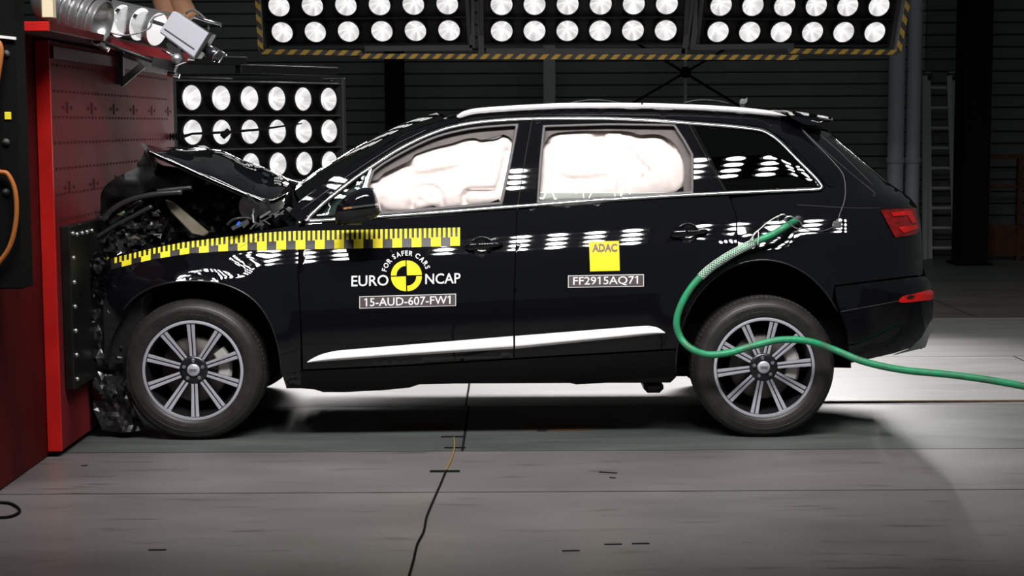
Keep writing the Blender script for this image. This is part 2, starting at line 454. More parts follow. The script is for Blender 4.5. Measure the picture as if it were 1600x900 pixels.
for px, r, lab in ((1398, .095, 'grey vertical pipe, left of the pair beyond tailgate'), (1425, .085, 'grey vertical pipe, right of the pair beyond tailgate')):
    x = wx(px, 11.0); pb = MB().tube([(x, 11, 0), (x, 11, 6)], r, 20)
    for z in (1.2, 3.0): pb.tube([(x, 11, z), (x, 11, z + .06)], r + .012, 20)
    tag(auto_smooth(pb.build('pipe', 'pipe_grey')), lab, 'pipe', 'vertical pipes at the back wall')
ld = empty('ladder', PF(1472, 402), 'tall aluminium ladder leaning on wall beyond the tail', 'ladder')
LB = [PF(1452, 404), PF(1500, 404)]; LT = [P(1449, 112, 11.6), P(1487, 112, 11.6)]
for o in (0, 1):
    MB().bar(LB[o], LT[o], .035, .07).build('rail', 'ladder_alu', ld)
    MB().bar(LB[o] + Vector((-.09, -.12, 0)), LT[o] + Vector((-.06, -.12, -.05)), .03, .06).build('rail', 'ladder_alu', ld)
for i in range(9):
    t = .06 + i * .107
    MB().bar(LB[0].lerp(LT[0], t), LB[1].lerp(LT[1], t), .03, .03).build('rung', 'ladder_alu', ld)
for o in (0, 1): MB().tube([LT[o] + Vector((-.05, 0, -.06)), LT[o] + Vector((.05, 0, -.06))], .05, 12).build('top_roller', 'black_plastic', ld)
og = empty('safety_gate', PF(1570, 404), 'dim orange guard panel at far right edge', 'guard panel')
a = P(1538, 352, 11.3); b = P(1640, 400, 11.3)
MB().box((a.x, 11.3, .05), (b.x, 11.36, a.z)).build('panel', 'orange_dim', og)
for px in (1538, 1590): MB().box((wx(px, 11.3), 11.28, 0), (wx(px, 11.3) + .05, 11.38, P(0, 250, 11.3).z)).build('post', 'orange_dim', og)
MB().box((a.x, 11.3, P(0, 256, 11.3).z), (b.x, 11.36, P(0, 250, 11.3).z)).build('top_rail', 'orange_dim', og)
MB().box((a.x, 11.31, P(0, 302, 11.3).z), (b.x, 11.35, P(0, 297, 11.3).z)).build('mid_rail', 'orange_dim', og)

# ------------------------------------------------------------------ floodlight banks
LR = .098
def lamp_protos(m):
    h = MB().lathe([(LR + .012, .0), (LR + .012, -.012), (LR, -.012), (LR, .006)], 28)
    h.lathe([(LR + .012, .0), (LR + .012, .075)], 28)
    ho = h.build('lamp', 'lamp_black', None, True, local=True)
    rf = MB().lathe([(LR * .995, -.004), (LR * .9, .018), (LR * .7, .038), (LR * .45, .05), (LR * .2, .056), (.0005, .057)], 28).build('reflector', m, None, True, local=True)
    rf.parent = ho
    bb = MB().lathe([(.0005, -.012), (.009, -.008), (.012, .01), (.012, .05)], 12).build('bulb', m, None, True, local=True); bb.parent = ho
    return ho
L_LIT = lamp_protos('lamp_reflector'); L_OFF = None
PROTO_USED = [False]
def get_lamp(parent, loc):
    if not PROTO_USED[0]: PROTO_USED[0] = True; o = L_LIT; o.parent = parent
    else: o = copy_tree(L_LIT, parent)
    o.location = loc; return o
def bank(name, loc, rot, label, cols, rows, sx, sz, power, spot, cone, rad=.05, group=None, rails=True, blend=.5, aim=None, drop=0):
    """a lamp panel standing in its local x-z plane, facing -y; loc = middle of its lowest edge"""
    e = empty(name, loc, label, 'lamp panel', 'floodlight panels', rot)
    W = (cols - 1) * sx + .36; H = rows * sz + .06
    mb = MB().bbox((-W / 2, .0, 0), (W / 2, .14, H), .01); mb.build('panel', 'lamp_black', e, local=True)
    for s in (-1, 1): MB().bbox((s * W / 2 - .02, -.095, -.02), (s * W / 2 + .02, .16, H + .02), .005).build('side_rail', 'frame_grey', e, local=True)
    for k in range(rows + 1):
        MB().bbox((-W / 2, -.085, k * sz + .02), (W / 2, -.002, k * sz + .034), .003).build('row_rail', 'rail_steel' if rails else 'lamp_black', e, local=True)
    Mw = Matrix.Translation(loc) @ Matrix.Rotation(rot[2], 4, 'Z') @ Matrix.Rotation(rot[1], 4, 'Y') @ Matrix.Rotation(rot[0], 4, 'X')
    for r_ in range(rows):
        for c in range(cols):
            x = (c - (cols - 1) / 2) * sx; z = r_ * sz + sz / 2 + .03
            get_lamp(e, (x, -.075, z))
            if power:
                ld_ = bpy.data.lights.new('lamp_light', 'SPOT'); ld_.energy = power; ld_.spot_size = R(cone); ld_.spot_blend = blend
                ld_.shadow_soft_size = rad; ld_.color = (1.0, .97, .955)
                lo = bpy.data.objects.new('lamp_light', ld_); COL.objects.link(lo)
                p = Mw @ Vector((x, -.10 - rad, z)); lo.location = p
                t = (Vector(aim) - p) if aim is not None else (Mw.to_3x3() @ Vector((0, -1, 0)))
                if aim is not None: t = Vector((t.x * .25, t.y, t.z))
                lo.rotation_euler = t.to_track_quat('-Z', 'Y').to_euler()
    return e
# the three panels hung behind the car, tilted down to it
BY = 6.4
def banks_back():
    labs = ['hanging lamp panel at the left, nearest the red barrier', 'hanging lamp panel in the middle above the car roof', 'hanging lamp panel at the right, above the tailgate']
    for i, (pa, pb, py, yaw, dy) in enumerate(((442, 704, 44, -6, 0.1), (784, 1039, 43, 0, 0), (1117, 1366, 45, 7, .15))):
        a, b = P(pa, py, BY + dy), P(pb, py, BY + dy); mid = (a + b) / 2; sx = (b.x - a.x) / 5 / math.cos(R(yaw)); sz = .25
        tilt = R(24)
        # rows lean towards the camera at the top
        rot = (tilt, 0, R(yaw)); n = Matrix.Rotation(R(yaw), 3, 'Z') @ Matrix.Rotation(tilt, 3, 'X')
        loc = mid - n @ Vector((0, 0, sz / 2 + .03))
        e = bank('lamp_panel', loc, rot, labs[i], 6, 4, sx, sz, P_BACK * (.65, .9, 1.15)[i], None, 44, .06, rails=False, aim=(mid.x, (3.0, 3.0, 2.3)[i], .0), blend=.85)
        Mw = Matrix.Translation(loc) @ Matrix.Rotation(rot[2], 4, 'Z') @ Matrix.Rotation(rot[0], 4, 'X')
        for u in (-.7, .7):
            q = Vector((u, .13, .9)); w = Mw @ q
            MB().tube([q, Mw.inverted() @ Vector((w.x, w.y, 6.4))], .02, 8).build('hanger_rod', 'frame_grey', e, local=True)
banks_back()
# gantry with hazard tape
gx = empty('gantry_frame', P(900, 88, 6.3), 'gantry frame edged with yellow and black hazard tape', 'gantry')
def haz(a, b, Y, w=.045):
    A = P(*a, Y); B = P(*b, Y); L = (B - A).length; d = (B - A) / L; n = Vector((-d.z, 0, d.x))
    MB().bar(A, B, .05, w).build('edge_beam', 'frame_grey', gx)
    k = int(L / .105); f = Vector((0, -.03, 0))
    for i in range(k):
        p = A + d * (i + .25) * L / k; q = p + d * L / k * .5; s = d * w * .5
        v = [p - n * w / 2 - s, q - n * w / 2 - s, q + n * w / 2 + s, p + n * w / 2 + s]
        mk('hazard_stripe', [u + f for u in v] + [u + f * .8 for u in v], [(0, 1, 2, 3), (7, 6, 5, 4), (0, 4, 5, 1), (1, 5, 6, 2), (2, 6, 7, 3), (3, 7, 4, 0)], 'hazard_yellow', gx)
haz((402, -20), (408, 80), 6.25); haz((408, 81), (566, 83), 6.25); haz((563, 88), (1248, 90), 6.2); haz((1232, 80), (1402, 82), 6.25); haz((1403, 82), (1422, -20), 6.25)
for a, b in (((570, 76), (738, 75)), ((738, 75), (736, -20)), ((752, 86), (750, -20)), ((1068, 86), (1084, -20)), ((1082, 78), (1092, -20)), ((760, 80), (1070, 80)), ((1085, 74), (1240, 72))):
    MB().bar(P(*a, 6.35), P(*b, 6.35), .04, .05).build('frame_bar', 'frame_grey', gx)

# the lamp panel that stands beyond the barrier
p0, p1 = P(268, 200, 4.35), P(522, 200, 5.75)
def side_bank():
    d = p1 - p0; yaw = math.atan2(d.y, d.x); L = math.hypot(d.x, d.y); sz = .272
    zt = P(283, 119, 4.35).z; H = 3 * sz + .06
    W6 = L; sx = (L - .24) / 5.15
    m = (p0 + p1) / 2; loc = Vector((m.x, m.y, zt - H - sz))
    e = bank('lamp_panel', loc, (0, 0, yaw), 'lamp panel standing beyond the red barrier, behind the bonnet', 6, 4, sx, sz, P_SIDE, None, 90, .06, rails=True, aim=(0, 1.2, .4))
    for k, (u0, u1, dz) in enumerate(((-.62, -.06, .16), (-.1, .52, .10))):
        MB().bbox((u0 * L, -.02, H + sz + dz - .06), (u1 * L, .05, H + sz + dz), .004).build('top_beam', 'lamp_black', e, local=True)
        MB().bbox((u0 * L, -.025, H + sz + dz), (u1 * L, .05, H + sz + dz + .012), .002).build('top_beam_edge', 'rail_steel', e, local=True)
    for s in (-.42, .42):
        MB().box((s * L - .03, .05, -loc.z), (s * L + .03, .12, H)).build('stand_post', 'lamp_black', e, local=True)
        MB().box((s * L - .05, -.2, -loc.z), (s * L + .05, .35, -loc.z + .05)).build('foot', 'lamp_black', e, local=True)
side_bank()
# the panels over the camera side: the car's doors and windows mirror them
for i, (x, yaw, lab) in enumerate(((-2.15, 5, 'lamp panel over the near floor, nearest the barrier'), (0, 0, 'lamp panel over the near floor, in line with the doors'), (2.15, -5, 'lamp panel over the near floor, in line with the tail'))):
    loc = Vector((x, -3.55, 4.55)); rot = (R(40), 0, math.pi + R(yaw))
    e = bank('lamp_panel', loc, rot, lab, 6, 4, .325, .27, P_NEAR * (.45, 1.02, .38)[i], None, 92, .085, rails=False, aim=(x, .15, 1.3), blend=1.0)
    Mi = (Matrix.Translation(loc) @ Matrix.Rotation(rot[2], 4, 'Z') @ Matrix.Rotation(rot[0], 4, 'X')).inverted()
    for s in (-.7, .7):
        q = Vector((s, .13, .9)); w = Mi.inverted() @ q
        MB().tube([q, Mi @ Vector((w.x, w.y, 6.4))], .02, 8).build('hanger_rod', 'frame_grey', e, local=True)

# ------------------------------------------------------------------ crash barrier
XB = -2.29
def face_pt(px, py, X):
    """point of the plane x = X seen at a pixel"""
    d = _F + _R * ((px - 800) / F_PX) + _U * ((450 - py) / F_PX)
    return CAM + d * ((X - CAM.x) / d.x)
YN = -.38
br = empty('crash_barrier', (-3.2, 1.0, 0), 'tall red steel crash barrier at the left, hit by the car', 'barrier')
ztop = 2.13
MB().bbox((-4.2, -1.2, 0), (XB - .075, 2.6, ztop), .01).build('block', 'red_dark', br)
MB().bbox((XB - .07, YN, .03), (XB, 2.6, ztop - .03), .004).build('face_panel', 'red_panel', br)
MB().bbox((XB - .072, YN - .012, .03), (XB + .001, YN, ztop - .03), .003).build('panel_edge', 'red_paint', br)
MB().bbox((XB - .075, -.98, ztop - .02), (XB + .17, 2.5, ztop + .02), .004).build('top_ledge', 'red_dark', br)
MB().bbox((XB - .075, -1.0, ztop - .022), (XB + .172, -.98, ztop + .022), .003).build('ledge_edge', 'red_paint', br)
MB().box((XB, YN, ztop - .12), (XB + .02, 2.5, ztop - .06)).build('upper_strip', 'red_dark', br)
hb = MB()
for r_ in range(14):
    z = 1.98 - r_ * .13
    for i in range(40):
        y = YN + .06 + i * .075
        if y > 2.45: break
        hb.tube([(XB - .002, y, z), (XB + .0025, y, z)], .0075, 6)
hb.build('bolt_holes', 'hole_black', br)['kind'] = 'stuff'
sl = MB()
for z in (1.77, 1.36):
    for i in range(6):
        y = YN + .3 + i * .5
        sl.box((XB, y - .009, z - .03), (XB + .003, y + .009, z + .03))
        for s in (-.08, .08): sl.tube([(XB, y + s, z), (XB + .003, y + s, z)], .009, 8)
sl.build('slot_marks', 'hole_black', br)['kind'] = 'stuff'
# dark bolted plate on the face where the car strikes
pl = MB().bbox((XB, -.30, .33), (XB + .05, 2.3, 1.17), .006).build('impact_plate', 'plate_steel', br)
for i in range(7):
    z = .38 + i * .125
    MB().lathe([(.012, 0), (.012, .008), (.0005, .014)], 8).build('bolt', 'steel', pl, True, local=True)
    o = SC.objects[-1] if False else None
bolts = [o for o in pl.children]
for i, o in enumerate(bolts):
    o.rotation_euler = (0, 0, R(-90)); o.location = Vector((XB + .05, -.25, .38 + i * .125)) - ORG[br]
for i in range(4):
    o = bolts[0].copy(); COL.objects.link(o); o.parent = pl; o.location = Vector((XB + .05, -.17 + i * .1, 1.12)) - ORG[br]
rod = [(268, 213, 2.45), (288, 213, 2.6), (300, 209, 2.65), (345, 207, 2.8), (400, 203, 2.95), (472, 193, 3.1)]
pr = empty('sensor_probe', P(268, 213, 2.45), 'thin black rod with knob sticking out past the barrier edge', 'rod')
MB().tube([P(*q) for q in rod], [.012, .012, .008, .009, .009, .004], 8).build('shaft', 'matte_black', pr, True)
MB().tube([P(347, 214, 2.78), P(358, 204, 2.8)], .022, 10).build('knob', 'matte_black', pr, True)
for k in range(5): MB().tube([P(266 + k * 5, 208, 2.42 + .03 * k), P(266 + k * 5, 219, 2.42 + .03 * k)], .007, 6).build('thread_ring', 'matte_black', pr, True)
# triangular bracket on the face
bk = empty('wall_bracket', (XB, .5, 1.7), 'triangular grey steel bracket bolted to the upper barrier face', 'bracket')
a, b_, c = face_pt(187, 84, XB + .02), face_pt(187, 132, XB + .02), face_pt(187, 84, XB + .02) + Vector((.42, -.02, -.10))
MB().bar(a + Vector((0, 0, .03)), b_, .05, .05).build('upright', 'frame_grey', bk)
MB().bar(a, P(280, 118, a.y), .022, .022).build('arm', 'steel', bk)
MB().bar(b_, P(224, 101, a.y), .03, .04).build('diagonal_strut', 'frame_grey', bk)

# black upright with cable at the left edge of the photo
po = empty('black_upright', (-2.6, -1.6, 0), 'black steel upright with bolts at left edge of barrier', 'post')
yq = -1.35
def bx_px(px0, py0, px1, py1, Y, d):
    A = P(px0, py1, Y); B = P(px1, py0, Y); return (A.x, Y, A.z), (B.x, Y + d, B.z)
MB().bbox(*bx_px(-60, -60, 19, 452, yq, .155), .006).build('profile', 'matte_black', po)
lo, hi = bx_px(19, 162, 35, 400, yq + .1, .02)
q = [P(19, 160, yq + .1), P(35, 163, yq + .1), P(22, 440, yq + .1), P(14, 440, yq + .1)]
mk('side_plate', q + [u + Vector((0, .02, 0)) for u in q], [(0, 3, 2, 1), (4, 5, 6, 7), (0, 1, 5, 4), (1, 2, 6, 5), (2, 3, 7, 6), (3, 0, 4, 7)], 'matte_black', po)
for py in (84, 222, 300): MB().lathe([(.016, .002), (.016, -.008), (.0005, -.012)], 10, P(10, py, yq)).build('bolt', 'frame_grey', po, True)
MB().bar(P(-4, 57, yq - .01), P(25, 60, yq - .01), .012, .012).build('cable_tie', 'decal_white', po)
MB().bbox(*bx_px(7, 175, 17, 187, yq - .006, .006), .002).build('sticker', 'yellow', po)
oc = spline([P(-20, 60, yq - .02), P(2, 75, yq - .03), P(-8, 160, yq - .03), P(-6, 258, yq - .03), P(12, 272, yq - .03), P(24, 300, yq - .03), P(25, 345, yq - .03), P(14, 388, yq - .03), P(-10, 420, yq - .03)], 6)
tag(MB().tube(oc, .011, 8).build('orange_cable', 'orange', None, True), 'orange cable looping on black upright at left edge', 'cable')
tag(MB().bbox(*bx_px(65, -60, 80, 28, -.9, .06), .004).build('cream_post', 'cream'), 'cream post on the barrier top at upper left', 'post')

# angled floodlight row on the barrier top
bt = empty('barrier_lamps', face_pt(185, 30, XB + .1), 'row of silver floodlights slanting over the barrier top', 'lamp row')
YQ = .2
def small_dish(px, py, Y, r, n, name='reflector', m='lamp_unlit', par=bt):
    c = P(px, py, Y); q = Vector(n).to_track_quat('-Y', 'Z').to_matrix().to_4x4()
    M = Matrix.Translation(c) @ q
    b = MB().lathe([(r * 1.05, .0), (r * 1.05, -.012), (r, -.012), (r * .92, .02), (r * .72, .05), (r * .45, .075), (r * .18, .088), (.0005, .09)], 28)
    b.v = [M @ v for v in b.v]; o = b.build(name, m, par, True)
    b = MB().lathe([(r * 1.06, -.012), (r * 1.06, .002), (r * .85, .09), (r * .4, .14), (.0005, .145)], 28); b.v = [M @ v for v in b.v]
    b.build('lamp_housing', 'lamp_unlit', par, True); return o
nd = (.93, -.42, -.28)
for k in range(6): small_dish(92 + k * 13, 8 + k * 5.5, YQ - .25, .115, (.97, -.2, -.3))
for (px, py) in ((186, 32), (216, 37), (243, 45)):
    small_dish(px, py, YQ + .15, .085, nd, m='lamp_reflector')
    MB().tube([P(px - 3, py, YQ + .15) + Vector((.0, -.02, 0)), P(px + 3, py + 1, YQ + .13)], .012, 8).build('bulb', 'lamp_reflector', bt, True)
MB().bar(P(172, 12, YQ + .3), P(275, 45, YQ + .3), .3, .02).build('back_plate', 'lamp_black', bt)
MB().bar(P(175, 2, YQ + .2), P(290, 28, YQ + .2), .02, .02).build('upper_rail', 'frame_grey', bt)
MB().bar(P(78, 28, YQ - .2), P(165, 72, YQ - .2), .03, .02).build('lower_rail', 'frame_grey', bt)
MB().tube(spline([P(158, 45, YQ - .1), P(153, 58, YQ - .1), P(155, 70, YQ - .1), P(170, 78, YQ - .1)], 5), .014, 8).build('support_hook', 'steel', bt, True)
MB().tube(spline([P(175, 52, YQ), P(200, 55, YQ), P(232, 45, YQ), P(240, 28, YQ), P(255, 22, YQ)], 6), .005, 6).build('wire', 'steel', bt, True)
MB().bar(P(165, 68, YQ), P(290, 92, YQ + .3), .05, .05).build('red_beam', 'red_panel', bt)
# tan duct behind
dk = MB()
for i, (x0, x1) in enumerate(((245, 262), (266, 296))):
    dk.tube(spline([P(x0, -30, 2.6), P((x0 + x1) / 2 + 2, 5, 2.6), P(x1, 30, 2.6)], 5), .07, 14); dk.tube([P(x0, -30, 2.6), P(x0, -30, 2.6) + Vector((-.15, 0, 3.2))], .07, 14)
tag(dk.build('flexible_duct', 'skin_canvas', None, True), 'tan canvas duct hanging behind the white camera box', 'duct')

# white high-speed camera box
YK = -.1
ck = empty('test_camera', P(300, 60, YK), 'white box-shaped test camera with black lens pointing down right', 'camera')
def slab_px(name, poly, Y, d, m, par, bev=.006):
    fr = [P(a, b, Y) for a, b in poly]; bkv = [v + Vector((0, d, 0)) for v in fr]; n = len(fr)
    s = area2(poly)
    f = [tuple(range(n)) if s < 0 else tuple(range(n))[::-1], tuple(range(n, 2 * n))[::-1] if s < 0 else tuple(range(n, 2 * n))]
    for i in range(n):
        j = (i + 1) % n; qd = (i, i + n, j + n, j); f.append(qd if s < 0 else qd[::-1])
    bm = bmesh.new(); vs = [bm.verts.new(v) for v in fr + bkv]
    for q in f: bm.faces.new([vs[i] for i in q])
    bmesh.ops.recalc_face_normals(bm, faces=bm.faces[:])
    if bev: bmesh.ops.bevel(bm, geom=bm.edges[:], offset=bev, segments=2, affect='EDGES')
    bm.verts.index_update(); V = [v.co.copy() for v in bm.verts]; Fc = [tuple(v.index for v in q.verts) for q in bm.faces]; bm.free()
    return mk(name, V, Fc, m, par)
slab_px('body', [(271, 16), (327, 53), (303, 91), (248, 50)], YK, .12, 'cam_white', ck)
slab_px('seam_strip', [(257, 44), (304, 76), (303, 77.5), (256, 45.5)], YK - .003, .006, 'frame_grey', ck, 0)
slab_px('end_plate', [(327, 50), (332, 53), (308, 91), (303, 90)], YK - .005, .12, 'black_plastic', ck, .003)
l0, l1 = P(319, 73, YK + .06), P(345, 92, YK + .05)
MB().tube([l0, l0.lerp(l1, .35), l0.lerp(l1, .36), l0.lerp(l1, .8), l0.lerp(l1, .82), l1], [.028, .028, .034, .034, .028, .026], 18).build('lens', 'lens_dark', ck, True)
MB().tube([l0.lerp(l1, .7), l0.lerp(l1, .75)], .036, 18).build('lens_ring', 'steel', ck, True)
MB().tube([P(326, 69, YK - .02), P(336, 78, YK - .02)], .006, 8).build('lens_rod', 'chrome', ck, True)
MB().tube([P(345, 79, YK - .02), P(354, 86, YK - .02)], .005, 8).build('lens_rod', 'chrome', ck, True)
MB().tube([P(304, 26, YK), P(346, 39, YK)], .010, 10).build('light_rod', 'chrome', ck, True)
MB().tube(spline([P(290, 21, YK + .02), P(303, 16, YK + .02), P(324, 33, YK + .02), P(326, 48, YK + .02)], 4), .006, 8).build('top_handle', 'frame_grey', ck, True)
MB().bar(P(268, 66, YK + .05), P(282, 100, YK + .05), .06, .05).build('mount', 'black_plastic', ck)
MB().tube([P(276, 92, YK - .03), P(276, 92, YK + .06)], .028, 14).build('ball_joint', 'steel', ck, True)
MB().tube([P(254, 78, YK), P(272, 88, YK)], .007, 8).build('clamp_screw', 'chrome', ck, True)
MB().bar(P(240, 96, YK + .1), P(275, 106, YK + .1), .06, .05).build('arm', 'black_plastic', ck)
MB().tube([P(250, 99, YK + .1), (XB + .16, YK + .1, ztop - .02)], .011, 10).build('support_tube', 'black_plastic', ck, True)
MB().tube([P(262, 115, YK + .1), P(280, 119, YK + .1)], .014, 10).build('arm_tip', 'chrome', ck, True)

# ------------------------------------------------------------------ the car: shape of its side
BELT = lambda px: 345 - .0605 * (px - 480)
_tt = [(-175, 62), (-160, 50), (-148, 40), (-120, 34), (-60, 27), (-40, 24), (-10, 19), (-2, 18), (2, 38), (26, 35), (33, 34), (37, 30.5), (74, 23.5), (86, 8), (105, 3.5), (150, 1), (175, -3), (200, -9), (228, -6), (240, -4), (262, -25), (290, -45)]
_ws = np.arange(-190, 300, 1.0)
_ta = np.interp(_ws, [a for a, _ in _tt], [b for _, b in _tt])
_yy = -np.cumsum(np.tan(np.radians(_ta)) / 298.0)
_yy -= _yy[int(140 + 190)]
ARCH_F, ARCH_R = (303, 582), (1192, 570)
SIL = [(197, 1262), (207, 1299), (233, 1330), (263, 1365), (288, 1393), (296, 1406), (310, 1425), (325, 1436), (345, 1440), (380, 1443), (415, 1444), (430, 1447), (440, 1456), (460, 1459), (500, 1459), (520, 1456), (535, 1449), (548, 1440), (570, 1400), (700, 1390)]
def xr(py): return float(np.interp(py, [a for a, _ in SIL], [b for _, b in SIL]))
def sm(t): t = min(max(t, 0), 1); return t * t * (3 - 2 * t)
def yside(px, py):
    w = py - BELT(px); y = float(np.interp(w, _ws, _yy))
    y += .018 * ((px - 780) / 600) ** 2
    for (cx, cy), r0, r1, k in ((ARCH_F, 138, 190, .030), (ARCH_R, 150, 208, .042)):
        rho = math.hypot((px - cx) * 1.12, py - cy)
        if rho < r1 and w > 40: y -= k * sm((r1 - rho) / (r1 - r0)) * sm((w - 40) / 30)
    X = xr(py); u = (px - (X - 125)) / 125
    if u > 0: u = min(u, .992); y += .34 * (1 - math.sqrt(1 - u * u))
    if px < 260: y += ((260 - px) / 110) ** 2 * .10
    if px < 440 and py > 340:
        k = sm((440 - px) / 90)
        y += k * (.005 * noise.noise((px / 45, py / 22, 3)) + .012 * noise.noise((px / 90, py / 16, 9)) * sm((420 - px) / 60))
    return y
def yoff(d): return lambda px, py: yside(px, py) + d

cr = empty('car', (0, YC, 0), 'black car with crumpled front, inflated airbags and yellow-black tape', 'car')
DLO_TOP = [(476, 345), (482, 336), (505, 314), (527, 296), (550, 278), (572, 262.5), (595, 247), (617, 233), (640, 220.5), (662, 210), (685, 201), (707, 194.5), (752, 187), (820, 182.5), (915, 181.5), (982, 183), (1040, 186), (1075, 189), (1135, 193.5), (1185, 199), (1203, 206), (1222, 220), (1247, 246), (1272, 271), (1284, 285), (1287, 293), (1281, 298)]
DLO_TOP = sp2(DLO_TOP, 3)
DLO_BOT = [(1281, 298), (1140, 304), (1060, 308), (940, 315), (820, 324), (700, 333), (600, 340), (476, 348)]
DLO = DLO_TOP + DLO_BOT[1:-1] + [(477, 348)]
# body side frame: A-pillar, roof edge, rear pillar and rear quarter in one pressing
PILLAR = sp2([(452, 332), (465, 317), (505, 287), (540, 264), (572, 244), (606, 224), (640, 206), (685, 190), (714, 183), (740, 178.5), (780, 175), (840, 171.5), (900, 170), (1000, 170.5), (1080, 172.5), (1150, 177), (1200, 181), (1240, 187)], 3)
arc_r = [(1192 + 136 * math.cos(t), 572 - 166 * math.sin(t)) for t in np.linspace(R(183), R(31), 26)]
side_sil = [(1300, 208), (1330, 233), (1365, 263), (1392, 288), (1405, 296), (1424, 310), (1434.5, 325), (1438.5, 345), (1441.5, 380), (1442.5, 415), (1442, 429)]
dk_i = min(range(len(DLO_TOP)), key=lambda i: abs(DLO_TOP[i][0] - 1284))
UNI = PILLAR + [(1262, 198)] + side_sil + [(1304, 446)]
rr_ = [p for p in arc_r if 1149 < p[0] and p[1] < 470][::-1]
rr_ = sorted([p for p in arc_r if p[0] > 1150 and p[1] < 480], key=lambda p: -p[0])
UNI += [p for p in rr_ if p[0] < 1303] + [(1151, 412), (1153, 385), (1151, 340), (1142, 309)]
dlo_out = shrink(DLO, -1.0)
UNI += [(1200, 304), (1282, 300)]
up = [p for p in dlo_out if p[1] < 299.5]
# walk the upper edge of the window line back to the front
k0 = max(range(len(dlo_out)), key=lambda i: dlo_out[i][0])
walk = dlo_out[:k0 + 2][::-1]
UNI += [p for p in walk if p[1] < 346] + [(468, 349)]
body = panel('side_frame', UNI, yside, 'paint', cr, g=9, inset=.5)
# window line trim (chrome)
def ring(name, outer, t_out, yf, m, par, lip=.012, g=10, mirror=True, depth=0):
    o = resample(outer, g); i = shrink(o, t_out)
    V = []; Fc = []; n = len(o)
    for l, dy in ((shrink(o, -.2), lip), (shrink(o, .0), 0.), (shrink(o, t_out * .5), -.004), (i, 0.), (shrink(i, .2), lip)):
        V += [P(a, b, yf(a, b) + dy) for a, b in l]
    s = area2(o) < 0
    for k in range(4):
        for a in range(n):
            b = (a + 1) % n; q = (k * n + a, (k + 1) * n + a, (k + 1) * n + b, k * n + b); Fc.append(q if s else q[::-1])
    ob = mk(name, V, Fc, m, par, True)
    if mirror: mirror_mesh(ob)
    return ob
ring('window_chrome', DLO, 5.5, yoff(-.004), 'chrome', cr)
# black window frames and pillars inside the chrome, with the three openings
OPEN_F = sp2([(581, 266), (600, 252), (640, 229.5), (680, 211.5), (720, 201), (760, 195.5), (811, 192)], 3) + [(799, 256), (785.5, 320), (700, 327), (600, 335), (566, 337), (569, 300)]
OPEN_T = [(485, 339), (527, 303), (569, 270), (562, 333)]
OPEN_R = [(848, 194.5), (950, 191.5), (1055, 193), (1070, 216), (1084, 241), (1084, 303), (960, 311), (838, 319), (842, 255)]
OPEN_Q = [(1083, 194), (1135, 199), (1180, 204), (1198, 210), (1218, 225), (1243, 251), (1266, 274), (1277, 288), (1274, 293), (1137, 299.5), (1112, 250)]
panel('window_frame', shrink(DLO, 5.0), yoff(.003), 'gloss_black', cr, holes=[OPEN_F, OPEN_T, OPEN_R, OPEN_Q], g=9, lip=.02, inset=0)
ring('window_seal', OPEN_F, 4.5, yoff(.010), 'seal_grey', cr); ring('window_seal', OPEN_R, 4.5, yoff(.010), 'seal_grey', cr)
# grooves between doors on the pillars
for pts in ([(832, 184), (820, 250), (808, 328)], [(1074, 190), (1103, 244), (1136, 303)]):
    q = resample(sp2(pts, 4), 12, False); rows = [[P(a - .8, b, yside(a, b) + .001) for a, b in q], [P(a + .8, b, yside(a, b) + .001) for a, b in q]]
    o = MB().grid(rows).build('door_gap', 'hole_black', cr); mirror_mesh(o)
# glass
panel('quarter_glass', OPEN_Q, yoff(.008), 'tinted', cr, g=10, lip=0, inset=-1)
panel('vent_glass', OPEN_T, yoff(.008), 'windscreen', cr, g=10, lip=0, inset=-1)
panel('lowered_glass', [(838, 301), (1030, 300), (1050, 302), (1070, 305), (960, 312), (838, 320)], yoff(.014), 'windscreen', cr, g=8, lip=0, inset=0)
o = MB().grid([[P(a, 300.5, yside(a, 301) + .012) for a in (838, 940, 1040)], [P(a, 301.8, yside(a, 301) + .012) for a in (838, 940, 1040)]]).build('glass_edge', 'braid', cr); mirror_mesh(o)
q = [(577, 266), (581, 263), (571, 297), (565, 297)]
panel('vent_inner', shrink(OPEN_T, -3), yoff(.05), 'vent_grey', cr, g=12, lip=0, inset=0)
panel('vent_divider', q, yoff(-.004), 'chrome', cr, g=8, inset=0)
panel('quarter_pillar_trim', sp2([(1197, 201), (1225, 214), (1252, 238), (1280, 264), (1303, 291)], 3) + sp2([(1300, 293), (1290, 288), (1272, 264), (1247, 239), (1222, 216)], 3), yoff(-.006), 'gloss_black', cr, g=7, inset=.5)
# inside the car: pale headlining round the openings and the inflated curtains
GREY_F = shrink(OPEN_F, -6); GREY_R = shrink(OPEN_R, -6)
AF = sp2([(566, 300), (577, 283), (590, 279), (600, 269), (620, 259), (640, 249), (648, 240), (675, 230), (707, 222), (725, 216), (741, 214), (752, 217), (768, 214), (786, 209), (799, 215), (804, 228), (803, 255), (795, 290), (786, 318), (755, 321), (725, 324), (696, 328), (674, 325), (658, 330), (640, 331), (626, 332), (604, 330), (590, 322), (572, 330)], 4, True)
AR = sp2([(846, 240), (852, 219), (864, 208), (892, 204), (940, 203), (982, 204), (1000, 209), (1020, 208), (1039, 212), (1057, 226), (1069, 249), (1071, 275), (1066, 293), (1050, 306), (960, 316), (845, 322), (843, 285)], 4, True)
def dist_loop(pt, loop):
    x, y = pt; d = 1e9
    for i in range(len(loop)):
        a = loop[i]; b = loop[(i + 1) % len(loop)]; vx, vy = b[0] - a[0], b[1] - a[1]; L = vx * vx + vy * vy or 1
        t = max(0, min(1, ((x - a[0]) * vx + (y - a[1]) * vy) / L)); d = min(d, math.hypot(x - a[0] - vx * t, y - a[1] - vy * t))
    return d
